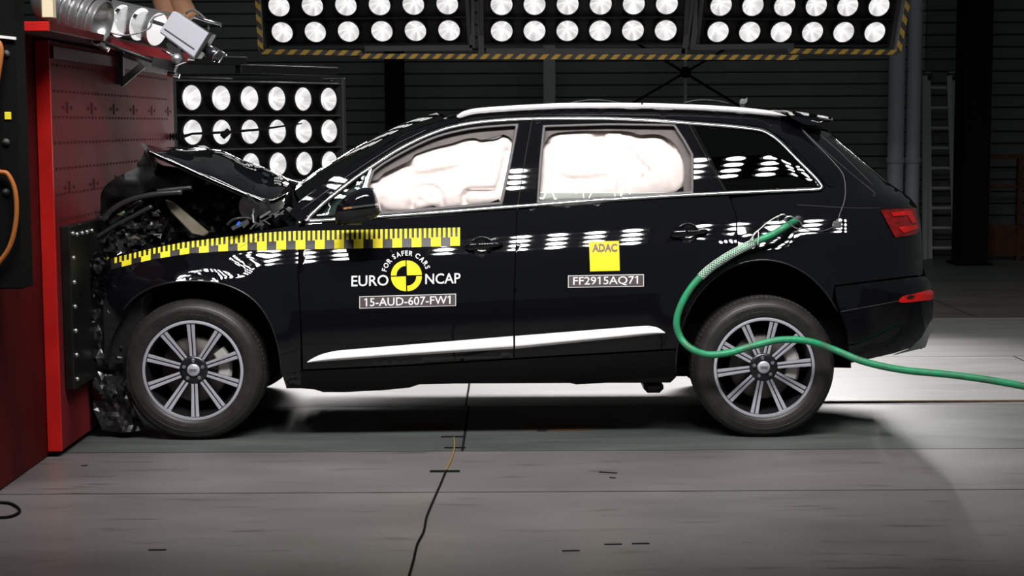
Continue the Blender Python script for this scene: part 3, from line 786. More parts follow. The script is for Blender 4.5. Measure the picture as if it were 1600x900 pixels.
def seam(px, py, path, w, depth):
    d = 1e9
    for i in range(len(path) - 1):
        a, b = path[i], path[i + 1]; vx, vy = b[0] - a[0], b[1] - a[1]; L = vx * vx + vy * vy or 1
        t = max(0, min(1, ((px - a[0]) * vx + (py - a[1]) * vy) / L)); d = min(d, math.hypot(px - a[0] - vx * t, py - a[1] - vy * t))
    return depth * math.exp(-(d / w) ** 2)
def bag(loop, seams, pads):
    def f(px, py):
        d = dist_loop((px, py), loop); y = yside(px, py) + .095 - .05 * math.sqrt(min(1, d / 24)) 
        for path, w, dp in seams: y += seam(px, py, path, w, dp * 1.5)
        for cx, cy, rx, ry, h in pads: y -= h * math.exp(-((px - cx) / rx) ** 2 - ((py - cy) / ry) ** 2)
        y += .004 * noise.noise((px / 14, py / 14, 1)) + .002 * noise.noise((px / 5, py / 9, 5))
        return y
    return f
SF = [(sp2([(640, 262), (650, 275), (690, 270), (720, 262), (730, 245)], 4), 6, .02), (sp2([(644, 325), (648, 300), (668, 291), (686, 300), (692, 325)], 4), 3.5, .022),
      (sp2([(726, 318), (730, 300), (775, 296), (785, 270), (792, 235)], 4), 4, .03), (sp2([(600, 275), (625, 262), (640, 255)], 4), 4, .02), ([(700, 240), (722, 238)], 5, .012),
      ([(650, 311), (682, 302)], 2, .008), ([(652, 316), (684, 308)], 2, .008)]
SR = [(sp2([(850, 224), (900, 219), (940, 213), (950, 222), (965, 245), (970, 300)], 4), 4, .028), (sp2([(856, 235), (868, 262), (885, 280), (950, 279)], 4), 3.5, .018),
      (sp2([(985, 235), (1000, 225), (1040, 224), (1058, 240)], 4), 4, .022), (sp2([(985, 240), (1000, 255), (1012, 268), (1005, 280)], 4), 4, .025), (sp2([(975, 210), (1000, 214), (1030, 213), (1052, 228)], 4), 3, .02)]
for i in range(6): SR.append(([(880 + i * 4, 232 + i * 8), (955 + i * 1.5, 231 + i * 8)], 2.2, .006))
af = panel('curtain_airbag', AF, bag(AF, SF, [(690, 258, 40, 16, .02), (665, 312, 22, 16, .015)]), 'airbag', cr, g=4.5, lip=.06, inset=0)
ar = panel('curtain_airbag', AR, bag(AR, SR, [(915, 255, 40, 25, .02), (1030, 258, 30, 30, .03)]), 'airbag', cr, g=4.5, lip=.06, inset=0)
panel('interior_trim', GREY_F, yoff(.045), 'interior_grey', cr, holes=[shrink(AF, 1.5)], g=8, lip=0, inset=0)
panel('interior_trim', GREY_R, yoff(.045), 'interior_grey', cr, holes=[shrink(AR, 1.5)], g=8, lip=0, inset=0)
def sliver(pts, Y): return panel('torn_trim', pts, lambda a, b: yside(a, b) + Y, 'matte_black', cr, g=8, lip=.01, inset=0, mirror=False)
sliver([(657, 330), (665, 327), (676, 321), (684, 325), (697, 327), (697, 329)], .05); sliver([(728, 326), (760, 319), (779, 311), (784, 320)], .04)
sliver([(593, 322), (600, 328), (612, 333), (640, 333), (593, 337)], .05); sliver([(1052, 304), (1060, 296), (1068, 291), (1068, 300)], .04)
panel('vent_flap', sp2([(755, 214), (762, 210), (778, 209), (784, 212), (775, 217), (762, 218)], 3, True), lambda a, b: yside(a, b) + .05, 'seal_grey', cr, g=6, inset=0)

# doors
def hole_circle(cx, cy, r, n=20): return [(cx + r * math.cos(2 * math.pi * k / n), cy + r * .95 * math.sin(2 * math.pi * k / n)) for k in range(n)]
FD = [(477, 349.5), (600, 341.5), (700, 334.5), (808, 327), (806, 380), (803, 470), (803, 560), (640, 570), (473, 578), (470, 500), (466, 430), (469, 365)]
RD = [(808, 327), (940, 317), (1060, 309.5), (1139, 305.5), (1150, 338), (1152, 385), (1150, 413)] + sp2([(1149, 414), (1122, 428), (1098, 450), (1078, 480), (1066, 510), (1060, 545)], 3)[1:] + [(803, 560), (803, 470), (806, 380)]
fd = panel('front_door', FD, yside, 'paint', cr, holes=[hole_circle(753, 385, 17)], g=8)
rd = panel('rear_door', RD, yside, 'paint', cr, holes=[hole_circle(1075, 364, 17)], g=8)
def handle(par, cx, cy, x0, y0, x1, y1):
    rows = []
    for r_, d in ((17.4, .0), (16, .012), (12, .028), (6, .036), (.1, .038)):
        rows.append([P(cx + r_ * math.cos(t), cy + r_ * .95 * math.sin(t), yside(cx, cy) + d + (yside(cx + r_ * math.cos(t), cy + r_ * .95 * math.sin(t)) - yside(cx, cy)) * (1 if d == 0 else .3)) for t in np.linspace(0, 2 * math.pi, 25)])
    MB().grid(rows).build('handle_bowl', 'gloss_black', par, True)
    a, b = P(x0 + 4, y0, yside(x0, y0) - .012), P(x1 - 4, y1, yside(x1, y1) - .012); pts = []; n = 12
    rows = []
    for i in range(n + 1):
        t = i / n; c = a.lerp(b, t) + Vector((0, -.022 * math.sin(math.pi * t) ** .5, 0)); h = .017 + .004 * math.cos(math.pi * t)
        if i in (0, n): h *= .45
        rows.append([c + Vector((0, -.010 * math.cos(u), h * math.sin(u))) for u in np.linspace(0, 2 * math.pi, 13)])
    MB().grid(rows).build('handle_grip', 'paint', par, True)
handle(fd, 753, 385, 722, 386, 789, 381); handle(rd, 1075, 364, 1043, 366, 1110, 361)
# bright sill strips on the doors
def sill_strip(par, top, bot, x0, x1):
    xs_ = list(np.linspace(x0, x1, 60)); f_ = lambda l, x: float(np.interp(x, [a for a, _ in l], [b for _, b in l])); rows = []
    for k in range(7):
        u = k / 6; row = []
        for x in xs_:
            t_, b_ = f_(top, x), f_(bot, x); h = min(1, (b_ - t_) / 14)
            ya, yb = yside(x, t_) - .004, yside(x, b_) - .006 - .016 * h
            row.append(P(x, b_ + (t_ - b_) * u, (yb + (ya - yb) * u) if 0 < k < 6 else (yside(x, b_) if k == 0 else ya)))
        rows.append(row)
    return MB().grid(rows).build('sill_strip', 'trim_alu', par, True)
sill_strip(fd, sp2([(480, 565.5), (492, 558), (509, 551.5), (530, 547.5)], 3) + [(802, 525)], [(480, 566.5), (620, 556.5), (802, 545)], 480, 802)
sill_strip(rd, [(805, 525), (1000, 509.5)] + sp2([(1012, 509), (1028, 512), (1039, 519.5)], 3), [(805, 545), (980, 527), (1039, 520.5)], 805, 1039)
SILL = [(447, 584), (473, 580), (640, 572), (803, 562), (1059, 547), (1058, 588), (1000, 592), (968, 596), (940, 599), (900, 601), (880, 596), (862, 596), (850, 599), (760, 598), (700, 600), (655, 601), (640, 606), (600, 610), (540, 613), (505, 613), (492, 609), (470, 607), (447, 607)]
panel('sill', SILL, yside, 'sill_black', cr, g=10, inset=.3)
# front wing, buckled
arc_f = sp2([(192, 484), (200, 474), (215, 461), (240, 448), (270, 441), (305, 439), (340, 442), (370, 452), (395, 468), (415, 492), (428, 520), (436, 550), (440, 585)], 3)
FENDER = [(468, 350), (430, 356.5), (374, 365.5), (314, 373.5), (255, 383), (195, 397), (163, 408), (152, 440), (170, 470)] + arc_f + [(446, 604), (471, 604), (470, 500), (465.5, 430), (468, 365)]
panel('front_wing', FENDER, yside, 'paint', cr, g=6.5)
def lipring(name, arc, m='paint', w=5):
    rows = []
    for a, b in arc: rows.append([P(a, b, yside(a, b) - .002), P(a, b, yside(a, b) + .012), P(a, b, yside(a, b) + .05)])
    o = MB().grid(rows).build(name, m, cr, True); mirror_mesh(o)
    o = MB().tube([P(a, b, yside(a, b) + .001) for a, b in arc], .0045, 8).build('arch_bead', 'bead_black', cr, True); mirror_mesh(o)
lipring('arch_lip', arc_f); lipring('arch_lip', arc_r)
# wheel housings
for (cx, cy), rx, ry in ((ARCH_F, 137, 146), ((1192, 572), 138, 168)):
    rows = []
    for Y in (.05, .30, .32):
        rr0 = 1.0 if Y < .31 else .01
        rows.append([P(cx + rx * rr0 * math.cos(t), min(cy - ry * rr0 * math.sin(t), 640), Y) for t in np.linspace(R(-1), R(181), 30)])
    o = MB().grid(rows).build('wheel_housing', 'matte_black', cr, True); mirror_mesh(o)
# rear bumper
BUMP = [(1304, 447.5), (1442, 431), (1450, 433), (1455, 440), (1457.5, 460), (1457.5, 500), (1445, 524), (1422, 545), (1396, 553), (1326, 569), (1325, 541), (1323, 517), (1312, 487), (1306, 465)]
panel('rear_bumper', BUMP, yside, 'paint', cr, g=8)
def hair(name, pts, par, m='chrome', r=.0012, dy=-.002):
    return MB().tube([P(a, b, yside(a, b) + dy) for a, b in resample(pts, 10, False)], r, 5).build(name, m, par, True)
hair('bumper_seam', [(1314, 487), (1406, 470)], cr, 'seal_grey', .001)
panel('diffuser_trim', [(1457, 499), (1456, 514), (1446, 543), (1396, 555), (1421, 546), (1440, 528)], yoff(-.006), 'diffuser', cr, g=7, inset=0)
panel('bumper_reflector', sp2([(1405, 470), (1412, 463), (1430, 459), (1456, 453), (1457, 467), (1440, 470), (1410, 473)], 3, True), yoff(-.006), 'red_reflector', cr, g=6, inset=0)
panel('reflector_inset', [(1416, 465), (1421, 461), (1430, 462), (1427, 466), (1419, 467)], yoff(-.009), 'decal_black', cr, g=5, inset=0, lip=.004)
panel('tail_light', [(1376, 328), (1404, 326.5), (1430, 325), (1434.5, 345), (1438, 358), (1432, 366), (1399, 371), (1386, 347)], lambda a, b: yside(a, b) - .010, 'red_lens', cr, g=6, inset=0)
panel('tail_light_bar', [(1392, 332), (1424, 329), (1432, 347), (1426, 349), (1418, 336), (1396, 338)], lambda a, b: yside(a, b) - .016, 'red_bar', cr, g=6, inset=0, lip=.006)
panel('tail_light_bar', [(1404, 355), (1434, 351), (1435, 357), (1412, 364)], lambda a, b: yside(a, b) - .016, 'red_bar', cr, g=6, inset=0, lip=.006)
hair('tailgate_seam', sp2([(1240, 187), (1265, 213), (1300, 245), (1335, 275), (1362, 297), (1367, 303), (1364, 306)], 4), cr, 'seal_grey', .001)
hair('tailgate_seam', [(1245, 320), (1330, 325), (1376, 325)], cr, 'seal_grey', .0008)
hair('rear_glass_edge', [(1272, 202), (1310, 235), (1365, 290)], cr, 'seal_grey', .001)
hair('rear_window_trim', [(1298, 211), (1330, 238), (1386, 285)], cr, 'chrome', .003, -.004)

# cross-wise surfaces: roof, windscreen, tail
def cross(name, near, bulge, m, n=16, rev=False, yadd=0.0):
    """surface from the near edge line to its mirror image; bulge(t along, s across) is added"""
    rows = []
    N = len(near)
    for i, (a, b) in enumerate(near):
        p = P(a, b, yside(a, b) + yadd); row = []
        for k in range(n + 1):
            s = k / n; y = p.y + (2 * YC - 2 * p.y) * s; e = 1 - (2 * s - 1) ** 2
            d = bulge(i / (N - 1)); row.append(Vector((p.x + d[0] * e, y, p.z + d[1] * e)))
        rows.append(row if not rev else row[::-1])
    return MB().grid(rows).build(name, m, cr, True)
ROOF = [p for p in PILLAR if p[0] > 683] + [(1262, 189), (1290, 190)]
cross('roof', ROOF, lambda t: (0, .028), 'paint')
cross('roof_lining', [(a, b + 12) for a, b in ROOF], lambda t: (0, .03), 'interior_grey', yadd=.03)
WIND = [p for p in PILLAR if p[0] < 700]
cross('windscreen', WIND, lambda t: (-.125 + .055 * t, .055 - .01 * t), 'windscreen')
cross('windscreen_band', [(a + 1, b + 2) for a, b in WIND[-4:]], lambda t: (-.06, .045), 'matte_black')
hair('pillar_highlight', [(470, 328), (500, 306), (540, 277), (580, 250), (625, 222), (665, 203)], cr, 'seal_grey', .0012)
def sil_line(y0, y1, dx=0): return [(xr(v) - 1.5 + dx, v) for v in np.linspace(y0, y1, 14)]
cross('rear_window', sil_line(206, 287), lambda t: (.03, .02), 'tinted')
cross('tailgate', sil_line(287, 430), lambda t: (.02, 0), 'paint')
cross('bumper_back', sil_line(430, 546), lambda t: (.02, 0), 'paint')
# roof spoiler
SPO = sp2([(1226, 180), (1245, 178), (1275, 181), (1306, 187), (1304, 191), (1282, 196), (1258, 197), (1240, 189)], 3, True)
rows = []
for k in range(13):
    s = k / 12; y = .40 + (2 * YC - .8) * s; e = 1 - (2 * s - 1) ** 2
    sh = 1.0 if 0 < k < 12 else .8; c0 = P(1265, 187, .40)
    rows.append([Vector(((P(a, b, .40).x - c0.x) * sh + c0.x, y, (P(a, b, .40).z - c0.z) * sh + c0.z + .03 * e)) for a, b in SPO + [SPO[0]]])
sb = MB().grid(rows); n = len(SPO) + 1
sb.f.append(tuple(range(n - 1))); sb.f.append(tuple(range(12 * n, 12 * n + n - 1))[::-1])
sb.build('roof_spoiler', 'paint', cr, True)
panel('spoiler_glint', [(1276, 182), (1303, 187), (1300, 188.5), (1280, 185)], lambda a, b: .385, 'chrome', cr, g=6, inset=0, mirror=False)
# roof rails
RAIL = sp2([(714, 182.5), (728, 177), (745, 173.5), (780, 170.5), (840, 167), (900, 165), (1000, 165.3), (1080, 167.5), (1150, 171.5), (1195, 176), (1228, 181)], 3)
rb = MB(); rows = []
for i, (a, b) in enumerate(RAIL):
    t = i / (len(RAIL) - 1); h = .0155 * min(1, (t / .05 + .12), ((1 - t) / .08 + .12)); y0 = yside(a, b + 7) - .02
    c = P(a, b, y0); rows.append([c + Vector((0, -.014 * math.cos(u), h * math.sin(u))) for u in np.linspace(0, 2 * math.pi, 13)])
ro = MB().grid(rows).build('roof_rail', 'satin_alu', cr, True); mirror_mesh(ro)
for a in (812, 1003): MB().lathe([(.006, 0), (.006, -.004), (.0005, -.005)], 8, P(a, float(np.interp(a, [p[0] for p in RAIL], [p[1] for p in RAIL])) - 3, yside(a, 170) - .035)).build('rail_plug', 'black_plastic', ro, True)
# roof bars of the open sun roof and the small camera on the roof
for x0, x1 in ((890, 975), (1068, 1140)):
    MB().tube(spline([P(x0, 161, .8), P((x0 + x1) / 2 - 12, 156.5, .8), P((x0 + x1) / 2 + 15, 157.5, .8), P(x1, 162, .8)], 5), .006, 8).build('sunroof_edge', 'black_plastic', cr, True)
sensor = slab_px('roof_sensor', [(1156, 158), (1160, 154), (1165, 155), (1168, 152), (1168, 159), (1164, 163), (1157, 163)], .42, .03, 'steel', cr, .003)
slab_px('sensor_foot', [(1157, 163), (1164, 163), (1164, 170), (1158, 170)], .425, .02, 'black_plastic', sensor, 0)
# inner shell so that nothing shines through the gaps, and the underbody
IN1 = [(477, 352), (800, 332), (1139, 310), (1290, 302), (1395, 310), (1430, 420), (1440, 520), (1330, 560), (1322, 520), (1305, 470), (1260, 420), (1200, 404), (1140, 415), (1085, 470), (1062, 540), (1056, 588), (800, 592), (480, 600), (447, 595), (436, 540), (400, 470), (340, 444), (270, 444), (215, 464), (190, 480), (180, 420), (300, 385), (420, 365)]
panel('inner_shell', IN1, lambda a, b: yside(a, b) + .05, 'matte_black', cr, g=24, lip=0, inset=0)
ub = MB(); za, zb = .28, .42
x0, x1 = P(330, 500, .2).x, P(1290, 500, .2).x
ub.bbox((P(440, 500, 0).x, .14, za), (P(1062, 500, 0).x, 2 * YC - .14, zb), .03); ub.bbox((x0 - .25, .42, .30), (x1, 2 * YC - .42, zb + .05), .03)
ub.bbox((P(420, 500, 0).x, .95, .19), (P(1230, 500, 0).x, 2 * YC - .16, .30), .02)  # unseen lower box, added to cut the light reaching in under the car
ub.build('underbody', 'underbody', cr)
MB().bbox((P(700, 500, .3).x, .2, zb), (P(1390, 500, .3).x, 2 * YC - .2, .62), .03).build('cabin_floor', 'matte_black', cr)
def seat(x0, tilt, y0, y1, h):
    b = MB(); M = Matrix.Translation((x0, 0, .95)) @ Matrix.Rotation(tilt, 4, 'Y')
    b.box((-.08, y0, -.35), (.08, y1, h), M); b.box((-.06, (y0 + y1) / 2 - .13, h + .03), (.06, (y0 + y1) / 2 + .13, h + .22), M); b.box((-.6, y0, .62), (0.05, y1, .78)) if False else None
    b.box((x0 - .55, y0, .62), (x0 + .05, y1, .80)); return b.build('seat', 'matte_black', cr)
for y0, y1 in ((.30, .82), (1.13, 1.65)): seat(P(770, 300, .5).x, R(15), y0, y1, .28)
for y0, y1 in ((.28, .78), (.80, 1.15), (1.17, 1.67)): seat(P(1075, 300, .5).x, R(18), y0, y1, .28)
# the pale rear window seal and rear parcel rail seen through the quarter glass
MB().tube(spline([P(1114, 220, .85), P(1160, 222, .85), P(1186, 223, .85), P(1204, 231, .85), P(1218, 240, .85)], 5), .008, 8).build('inner_trim_rod', 'interior_grey', cr, True)
MB().bar(P(1219, 241, .85), P(1258, 285, .85), .02, .035).build('inner_pillar', 'interior_grey', cr)
MB().bar(P(1145, 283, .8), P(1172, 283, .8), .02, .02).build('inner_rod', 'interior_grey', cr)

# door mirror
MIR = sp2([(525, 326), (532, 316), (541, 305.5), (555, 297.5), (570, 293), (580, 295), (586, 302), (590, 312), (592, 322), (593.5, 334), (584, 341), (566, 345), (547, 350), (526, 350)], 3, True)
def mir_y(px, py):
    d = dist_loop((px, py), MIR); return -.16 - .075 * math.sqrt(max(0, 1 - (1 - min(1, d / 22)) ** 2)) + .0 
mo = panel('mirror_shell', MIR, mir_y, 'paint', cr, g=4, lip=.10, inset=0)
panel('mirror_lower', [(525, 331), (560, 328), (592, 325), (593, 334), (584, 341), (566, 345), (547, 349.5), (526, 349.5)], lambda a, b: mir_y(a, b) - .004, 'black_plastic', mo, g=5, lip=.004, inset=0, mirror=False)
panel('indicator', [(535, 324), (560, 321.5), (590, 317.5), (591, 320.5), (560, 324.5), (536, 328)], lambda a, b: mir_y(a, b) - .006, 'chrome', mo, g=3, lip=.004, inset=0, mirror=False)
panel('indicator_amber', [(537, 324.4), (549, 323.2), (549, 325.6), (538, 327)], lambda a, b: mir_y(a, b) - .008, 'orange', mo, g=3, lip=.004, inset=0, mirror=False)
MB().bar(P(545, 343, -.08), P(548, 347, .06), .12, .03).build('mirror_arm', 'black_plastic', mo)

# exhaust hanger under the sill
eo = P(1021, 604, .35)
MB().bbox((eo.x - .055, .32, eo.z - .034), (eo.x + .055, .6, eo.z + .03), .022).build('exhaust_pipe', 'black_plastic', cr)

def text_mesh(txt, bold=0.0):
    cu = bpy.data.curves.new('t', 'FONT'); cu.body = txt; cu.offset = bold; cu.resolution_u = 3
    ob = bpy.data.objects.new('t', cu); COL.objects.link(ob)
    bpy.context.view_layer.update(); me = bpy.data.meshes.new_from_object(ob.evaluated_get(bpy.context.evaluated_depsgraph_get()))
    v = [(q.co.x, q.co.y) for q in me.vertices]; f = [tuple(p.vertices) for p in me.polygons]
    bpy.data.objects.remove(ob); bpy.data.curves.remove(cu); bpy.data.meshes.remove(me); return v, f
# ------------------------------------------------------------------ wheels
TR = .381
def wheel(cx, cy, a0, par, mirror_only=False):
    c = P(cx, cy, .045); c.z = TR - .004
    rim = MB()
    rim.lathe([(.268, .012), (.268, .0), (.262, -.004), (.25, -.002), (.248, .012), (.238, .03), (.225, .19), (.262, .215), (.266, .22)], 72, c)
    w = rim.build('wheel', 'rim_dark', par, True)
    ORG[w] = ORG[par]
    b = MB().lathe([(.269, -.004), (.262, -.0065), (.254, -.005)], 72, c); b.build('rim_flange', 'rim_silver', w, True)
    prof = [(.262, .03), (.264, .008), (.272, -.006), (.285, -.012), (.30, -.016), (.325, -.016), (.345, -.010), (.358, .002), (.368, .016), (.375, .03)]
    MB().lathe(prof, 96, c).build('tyre_sidewall', 'rubber', w, True)
    for r_, y in ((.300, -.0165), (.327, -.0165), (.350, -.0075)): MB().lathe([(r_ - .002, y + .001), (r_, y - .0012), (r_ + .002, y + .001)], 96, c).build('sidewall_ring', 'rubber', w, True)
    for txt, b0, b1 in (('SCORPION', a0 + 112, a0 + 72), ('VERDE', a0 + 62, a0 + 36)):
        tv, tf = text_mesh(txt, .015); u0 = min(q[0] for q in tv); u1 = max(q[0] for q in tv)
        vv = []
        for a_, b_2 in tv:
            t = R(b0 + (b1 - b0) * (a_ - u0) / (u1 - u0)); r_ = .303 + b_2 / .7 * .021; vv.append(c + Vector((r_ * math.cos(t), -.0178, r_ * math.sin(t))))
        mk('tyre_lettering', vv, [q[::-1] for q in tf], 'tyre_letter', w)
    tp = [(.375, .03)]
    for k, y in enumerate((.05, .09, .135, .18, .225)):
        r0 = TR if 0 < k < 4 else TR - .002
        tp += [(r0, y - .016), (r0, y + .014), (r0 - .007, y + .0145), (r0 - .007, y + .0195)]
    tp += [(.375, .25), (.35, .275), (.3, .28), (.262, .25)]
    MB().lathe(tp, 96, c).build('tyre_tread', 'tread', w)
    sp = MB()
    for k in range(96):
        t = 2 * math.pi * k / 96; d = Vector((math.cos(t), 0, math.sin(t))); e = Vector((-math.sin(t), 0, math.cos(t)))
        for y0, y1 in ((.026, .064),):
            p = c + d * .3715; sp.add([p + e * .0035 + Vector((0, .018, 0)), p - e * .0035 + Vector((0, .018, 0)), c + d * .3789 - e * .0035 + Vector((0, .033, 0)), c + d * .3789 + e * .0035 + Vector((0, .033, 0)), c + d * (TR + .0006) - e * .0035 + Vector((0, .064, 0)), c + d * (TR + .0006) + e * .0035 + Vector((0, .064, 0))], [(0, 1, 2, 3), (3, 2, 4, 5)])
    sp.build('tread_sipes', 'tyre_letter', w)['kind'] = 'stuff'
    for k in range(10):
        t = R(a0 + 36 * k); M = Matrix.Translation(c) @ Matrix.Rotation(-t, 4, 'Y')
        v = []; 
        body_ = MB()
        secs = []
        for r_, hw, yf in ((.055, .016, .022), (.09, .0165, .022), (.17, .0185, .012), (.235, .0215, .002), (.262, .024, .0)):
            secs.append([M @ Vector((r_, yy, zz)) for yy, zz in ((yf + .045, -hw * .8), (yf + .004, -hw), (yf + .002, -hw), (yf + .009, -.002), (yf + .009, .002), (yf + .002, hw), (yf + .004, hw), (yf + .045, hw * .8))])
        body_.grid(secs); s_ = body_.build('spoke', 'rim_dark', w)
        for sg in (-1, 1):
            fr = []
            for r_, hw, yf in ((.075, .0165, .0215), (.13, .0175, .0165), (.20, .020, .0065), (.240, .0215, .0010), (.262, .0235, -.0025)):
                i0, i1 = sorted((sg * .0032, sg * hw)); fr.append([M @ Vector((r_, yf, i0)), M @ Vector((r_, yf - .0008, (i0 + i1) / 2)), M @ Vector((r_, yf, i1))])
            MB().grid(fr).build('spoke_face', 'rim_silver', s_) if False else mk('spoke_face', *(lambda g_: (g_.v, g_.f))(MB().grid(fr)), 'rim_silver', w)
    MB().lathe([(.075, .06), (.078, .03), (.074, .02), (.06, .016), (.034, .016)], 40, c).build('hub', 'rim_dark', w, True)
    MB().lathe([(.034, .016), (.033, .008), (.028, .004), (.0005, .003)], 32, c).build('hub_cap', 'rim_silver', w, True)
    for k in range(4): MB().tube([c + Vector((-.0135 + k * .009 + .0065 * math.cos(t), .0025, .0065 * math.sin(t))) for t in np.linspace(0, 2 * math.pi, 16)[:-1]], .0011, 5, True).build('ring_emblem', 'rim_dark', w, True)
    for k in range(5):
        t = R(90 + 72 * k + (8 if a0 < 10 else 0)); q = c + Vector((.052 * math.cos(t), .018, .052 * math.sin(t)))
        MB().lathe([(.0105, 0), (.0105, -.008), (.007, -.012), (.0005, -.011)], 6, q).build('lug_bolt', 'steel', w)
    MB().lathe([(.06, .075), (.175, .07), (.178, .075), (.178, .10), (.06, .10)], 56, c).build('brake_disc', 'disc', w, True)
    cb = MB(); rows = []
    for t in np.linspace(R(-22), R(38), 10):
        rows.append([c + Vector((r_ * math.cos(t), y, r_ * math.sin(t))) for r_, y in ((.125, .08), (.125, .05), (.135, .042), (.185, .042), (.20, .055), (.20, .11))])
    cb.grid(rows); cb.f.append(tuple(range(6))); cb.f.append(tuple(range(54, 60))[::-1])
    o = cb.build('brake_caliper', 'caliper', w); 
    MB().lathe([(.236, .20), (.0005, .20)], 40, c).build('inner_back', 'matte_black', w)
    return w
wf = wheel(301.5, 582, 19.5, cr)
wr = wheel(1194, 571.5, 6.5, cr)
for w in (wf, wr):
    c = copy_tree(w, cr)
    # far wheel: the same wheel turned to face outwards
    cx = sum(v.co.x for v in w.data.vertices) / len(w.data.vertices)
    c.rotation_euler = (0, 0, math.pi); c.location = (2 * cx, 0, 0)
for w in (wf, wr):
    cx = sum(v.co.x for v in w.data.vertices) / len(w.data.vertices)
    MB().tube([(cx + ORG[cr].x, .24, TR), (cx, 2 * YC - .24, TR)], .035, 10).build('axle', 'underbody', cr, True)

# ------------------------------------------------------------------ crumpled front
HA = sp2([(230, 233), (252, 244), (273, 253), (314, 271.5), (365, 294), (395, 306), (411, 312), (428, 311), (447, 301)], 4)
HB = sp2([(233, 231), (262, 234), (283, 234.5), (309, 231.5), (335, 232.5), (365, 243), (396, 256), (437, 273), (453, 285)], 4)
def arcpos(l, n): 
    L = [0]
    for i in range(len(l) - 1): L.append(L[-1] + math.hypot(l[i + 1][0] - l[i][0], l[i + 1][1] - l[i][1]))
    return [(float(np.interp(t * L[-1], L, [p[0] for p in l])), float(np.interp(t * L[-1], L, [p[1] for p in l]))) for t in np.linspace(0, 1, n)]
HA, HB = arcpos(HA, 40), arcpos(HB, 40)
rows = []
for i in range(40):
    t = i / 39; A = P(*HA[i], .16 + .05 * t); B = P(*HB[i], .95 - .12 * t); row = [A + Vector((0, .03, -.014)), A + Vector((0, .0, -.004))]
    for k in range(1, 23):
        s = k / 22; q = A.lerp(B, s)
        bul = .055 * math.sin(math.pi * s) ** .8 * (1 - .6 * abs(2 * t - .9)); wr_ = .012 * noise.noise((t * 7, s * 3.2, 1.7)) + .014 * math.sin(9 * t + 3 * s) * s * (1 - s)
        row.append(q + Vector((0, -bul * .4, bul * .75 + wr_)))
    for k in range(1, 12):
        s = k / 11; far = Vector((A.x, 2 * YC - A.y, A.z)); q = B.lerp(far, s); row.append(q + Vector((0, 0, .006 * math.sin(math.pi * s) - .03 * s * (1 - s))))
    rows.append(row)
MB().grid(rows).build('bonnet', 'paint', cr, True)
MB().grid([[r_[k] + Vector((0, .01 * 0, -.02)) for k in range(1, 35)][::-1] for r_ in rows]).build('bonnet_lining', 'matte_black', cr, True)
MB().tube([r_[1] for r_ in rows], .0025, 6).build('bonnet_edge', 'chrome', cr, True)
def rough(name, poly, Y, amp, m, g=8, sc=20, seed=0, sm_=False, lip=.03, fold=0):
    def f(a, b):
        y = Y(a, b) if callable(Y) else Y
        return y + amp * noise.noise((a / sc, b / sc, seed)) + amp * .6 * noise.noise((a / sc * 2.7, b / sc * 2.7, seed + 5))
    return panel(name, poly, f, m, cr, g=g, lip=lip, inset=0, mirror=False, smooth=sm_)
rough('engine_bay', [(172, 330), (185, 295), (235, 270), (300, 268), (365, 296), (412, 313), (440, 320), (470, 350), (374, 372), (255, 392), (172, 415), (165, 420)], .50, .10, 'torn_black', 9, 22, 2)
rough('bumper_fragment', sp2([(157, 322), (158, 302), (170, 285), (196, 270), (232, 258), (275, 262), (302, 270), (303, 290), (270, 296), (235, 298), (205, 308), (180, 328), (164, 344), (156, 350)], 3, True), lambda a, b: .30 - .0 + .0009 * abs(b - 285) ** 1.2, .03, 'matte_plastic', 7, 26, 4, True)
rough('bumper_fragment', sp2([(215, 262), (222, 245), (230, 230), (240, 250), (262, 262), (300, 270), (260, 272)], 3, True), .4, .02, 'torn_black', 8, 20, 8, True)
rough('bumper_fragment', [(219, 223), (225, 224), (241, 248), (245, 264), (240, 268), (233, 246)], .26, .01, 'frame_grey', 7, 14, 6)
for i, (pts, w) in enumerate((([(160, 345), (178, 326), (205, 312), (240, 304), (285, 300)], .016), ([(245, 299), (268, 296), (300, 293)], .012), ([(150, 372), (175, 356), (205, 340), (238, 322)], .014), ([(170, 350), (200, 330), (222, 314)], .018), ([(355, 352), (366, 343), (388, 341), (402, 350)], .010))):
    MB().tube(spline([P(a, b, .22 + .02 * i) for a, b in pts], 5), w, 8).build('bent_strip', 'crush_grey', cr, True)
slab_px('strut_bar', [(257, 312), (272, 318), (326, 364), (318, 370), (300, 366), (266, 331)], .30, .04, 'beige', cr, .006)
slab_px('pale_sheet', sp2([(373, 324), (377, 310), (390, 304), (410, 312), (440, 312), (442, 325), (425, 333), (405, 337), (380, 340)], 2, True), .33, .02, 'sheet_grey', cr, 0)  # flat pale grey sheet below the bonnet edge
for i, (a, b, r_) in enumerate((((386, 304), (404, 322), .007), ((404, 322), (396, 345), .012), ((404, 322), (418, 312), .011), ((418, 312), (422, 335), .008), ((386, 310), (396, 315), .009))):
    MB().bar(P(*a, .16), P(*b, .18), r_ * 2, r_ * 2).build('hinge_arm', 'black_plastic', cr)
random.seed(11)
for i in range(16):
    a = P(random.uniform(384, 436), random.uniform(336, 356), random.uniform(.1, .25)); d = Vector((random.uniform(-.06, .06), .01, random.uniform(-.03, .05)))
    MB().bar(a, a + d, random.uniform(.006, .016), random.uniform(.004, .012)).build('hinge_bracket', 'steel', cr)
MB().bar(P(362, 357, .08), P(388, 345, .1), .03, .02).build('hinge_plate', 'chrome', cr)
MB().bar(P(371, 352, .07), P(375, 347, .07), .014, .016).build('blue_clip', 'decal_blue' if 'decal_blue' in MATS else (mat('decal_blue', (.03, .12, .6), .5) and 'decal_blue'), cr)
sv = MB()
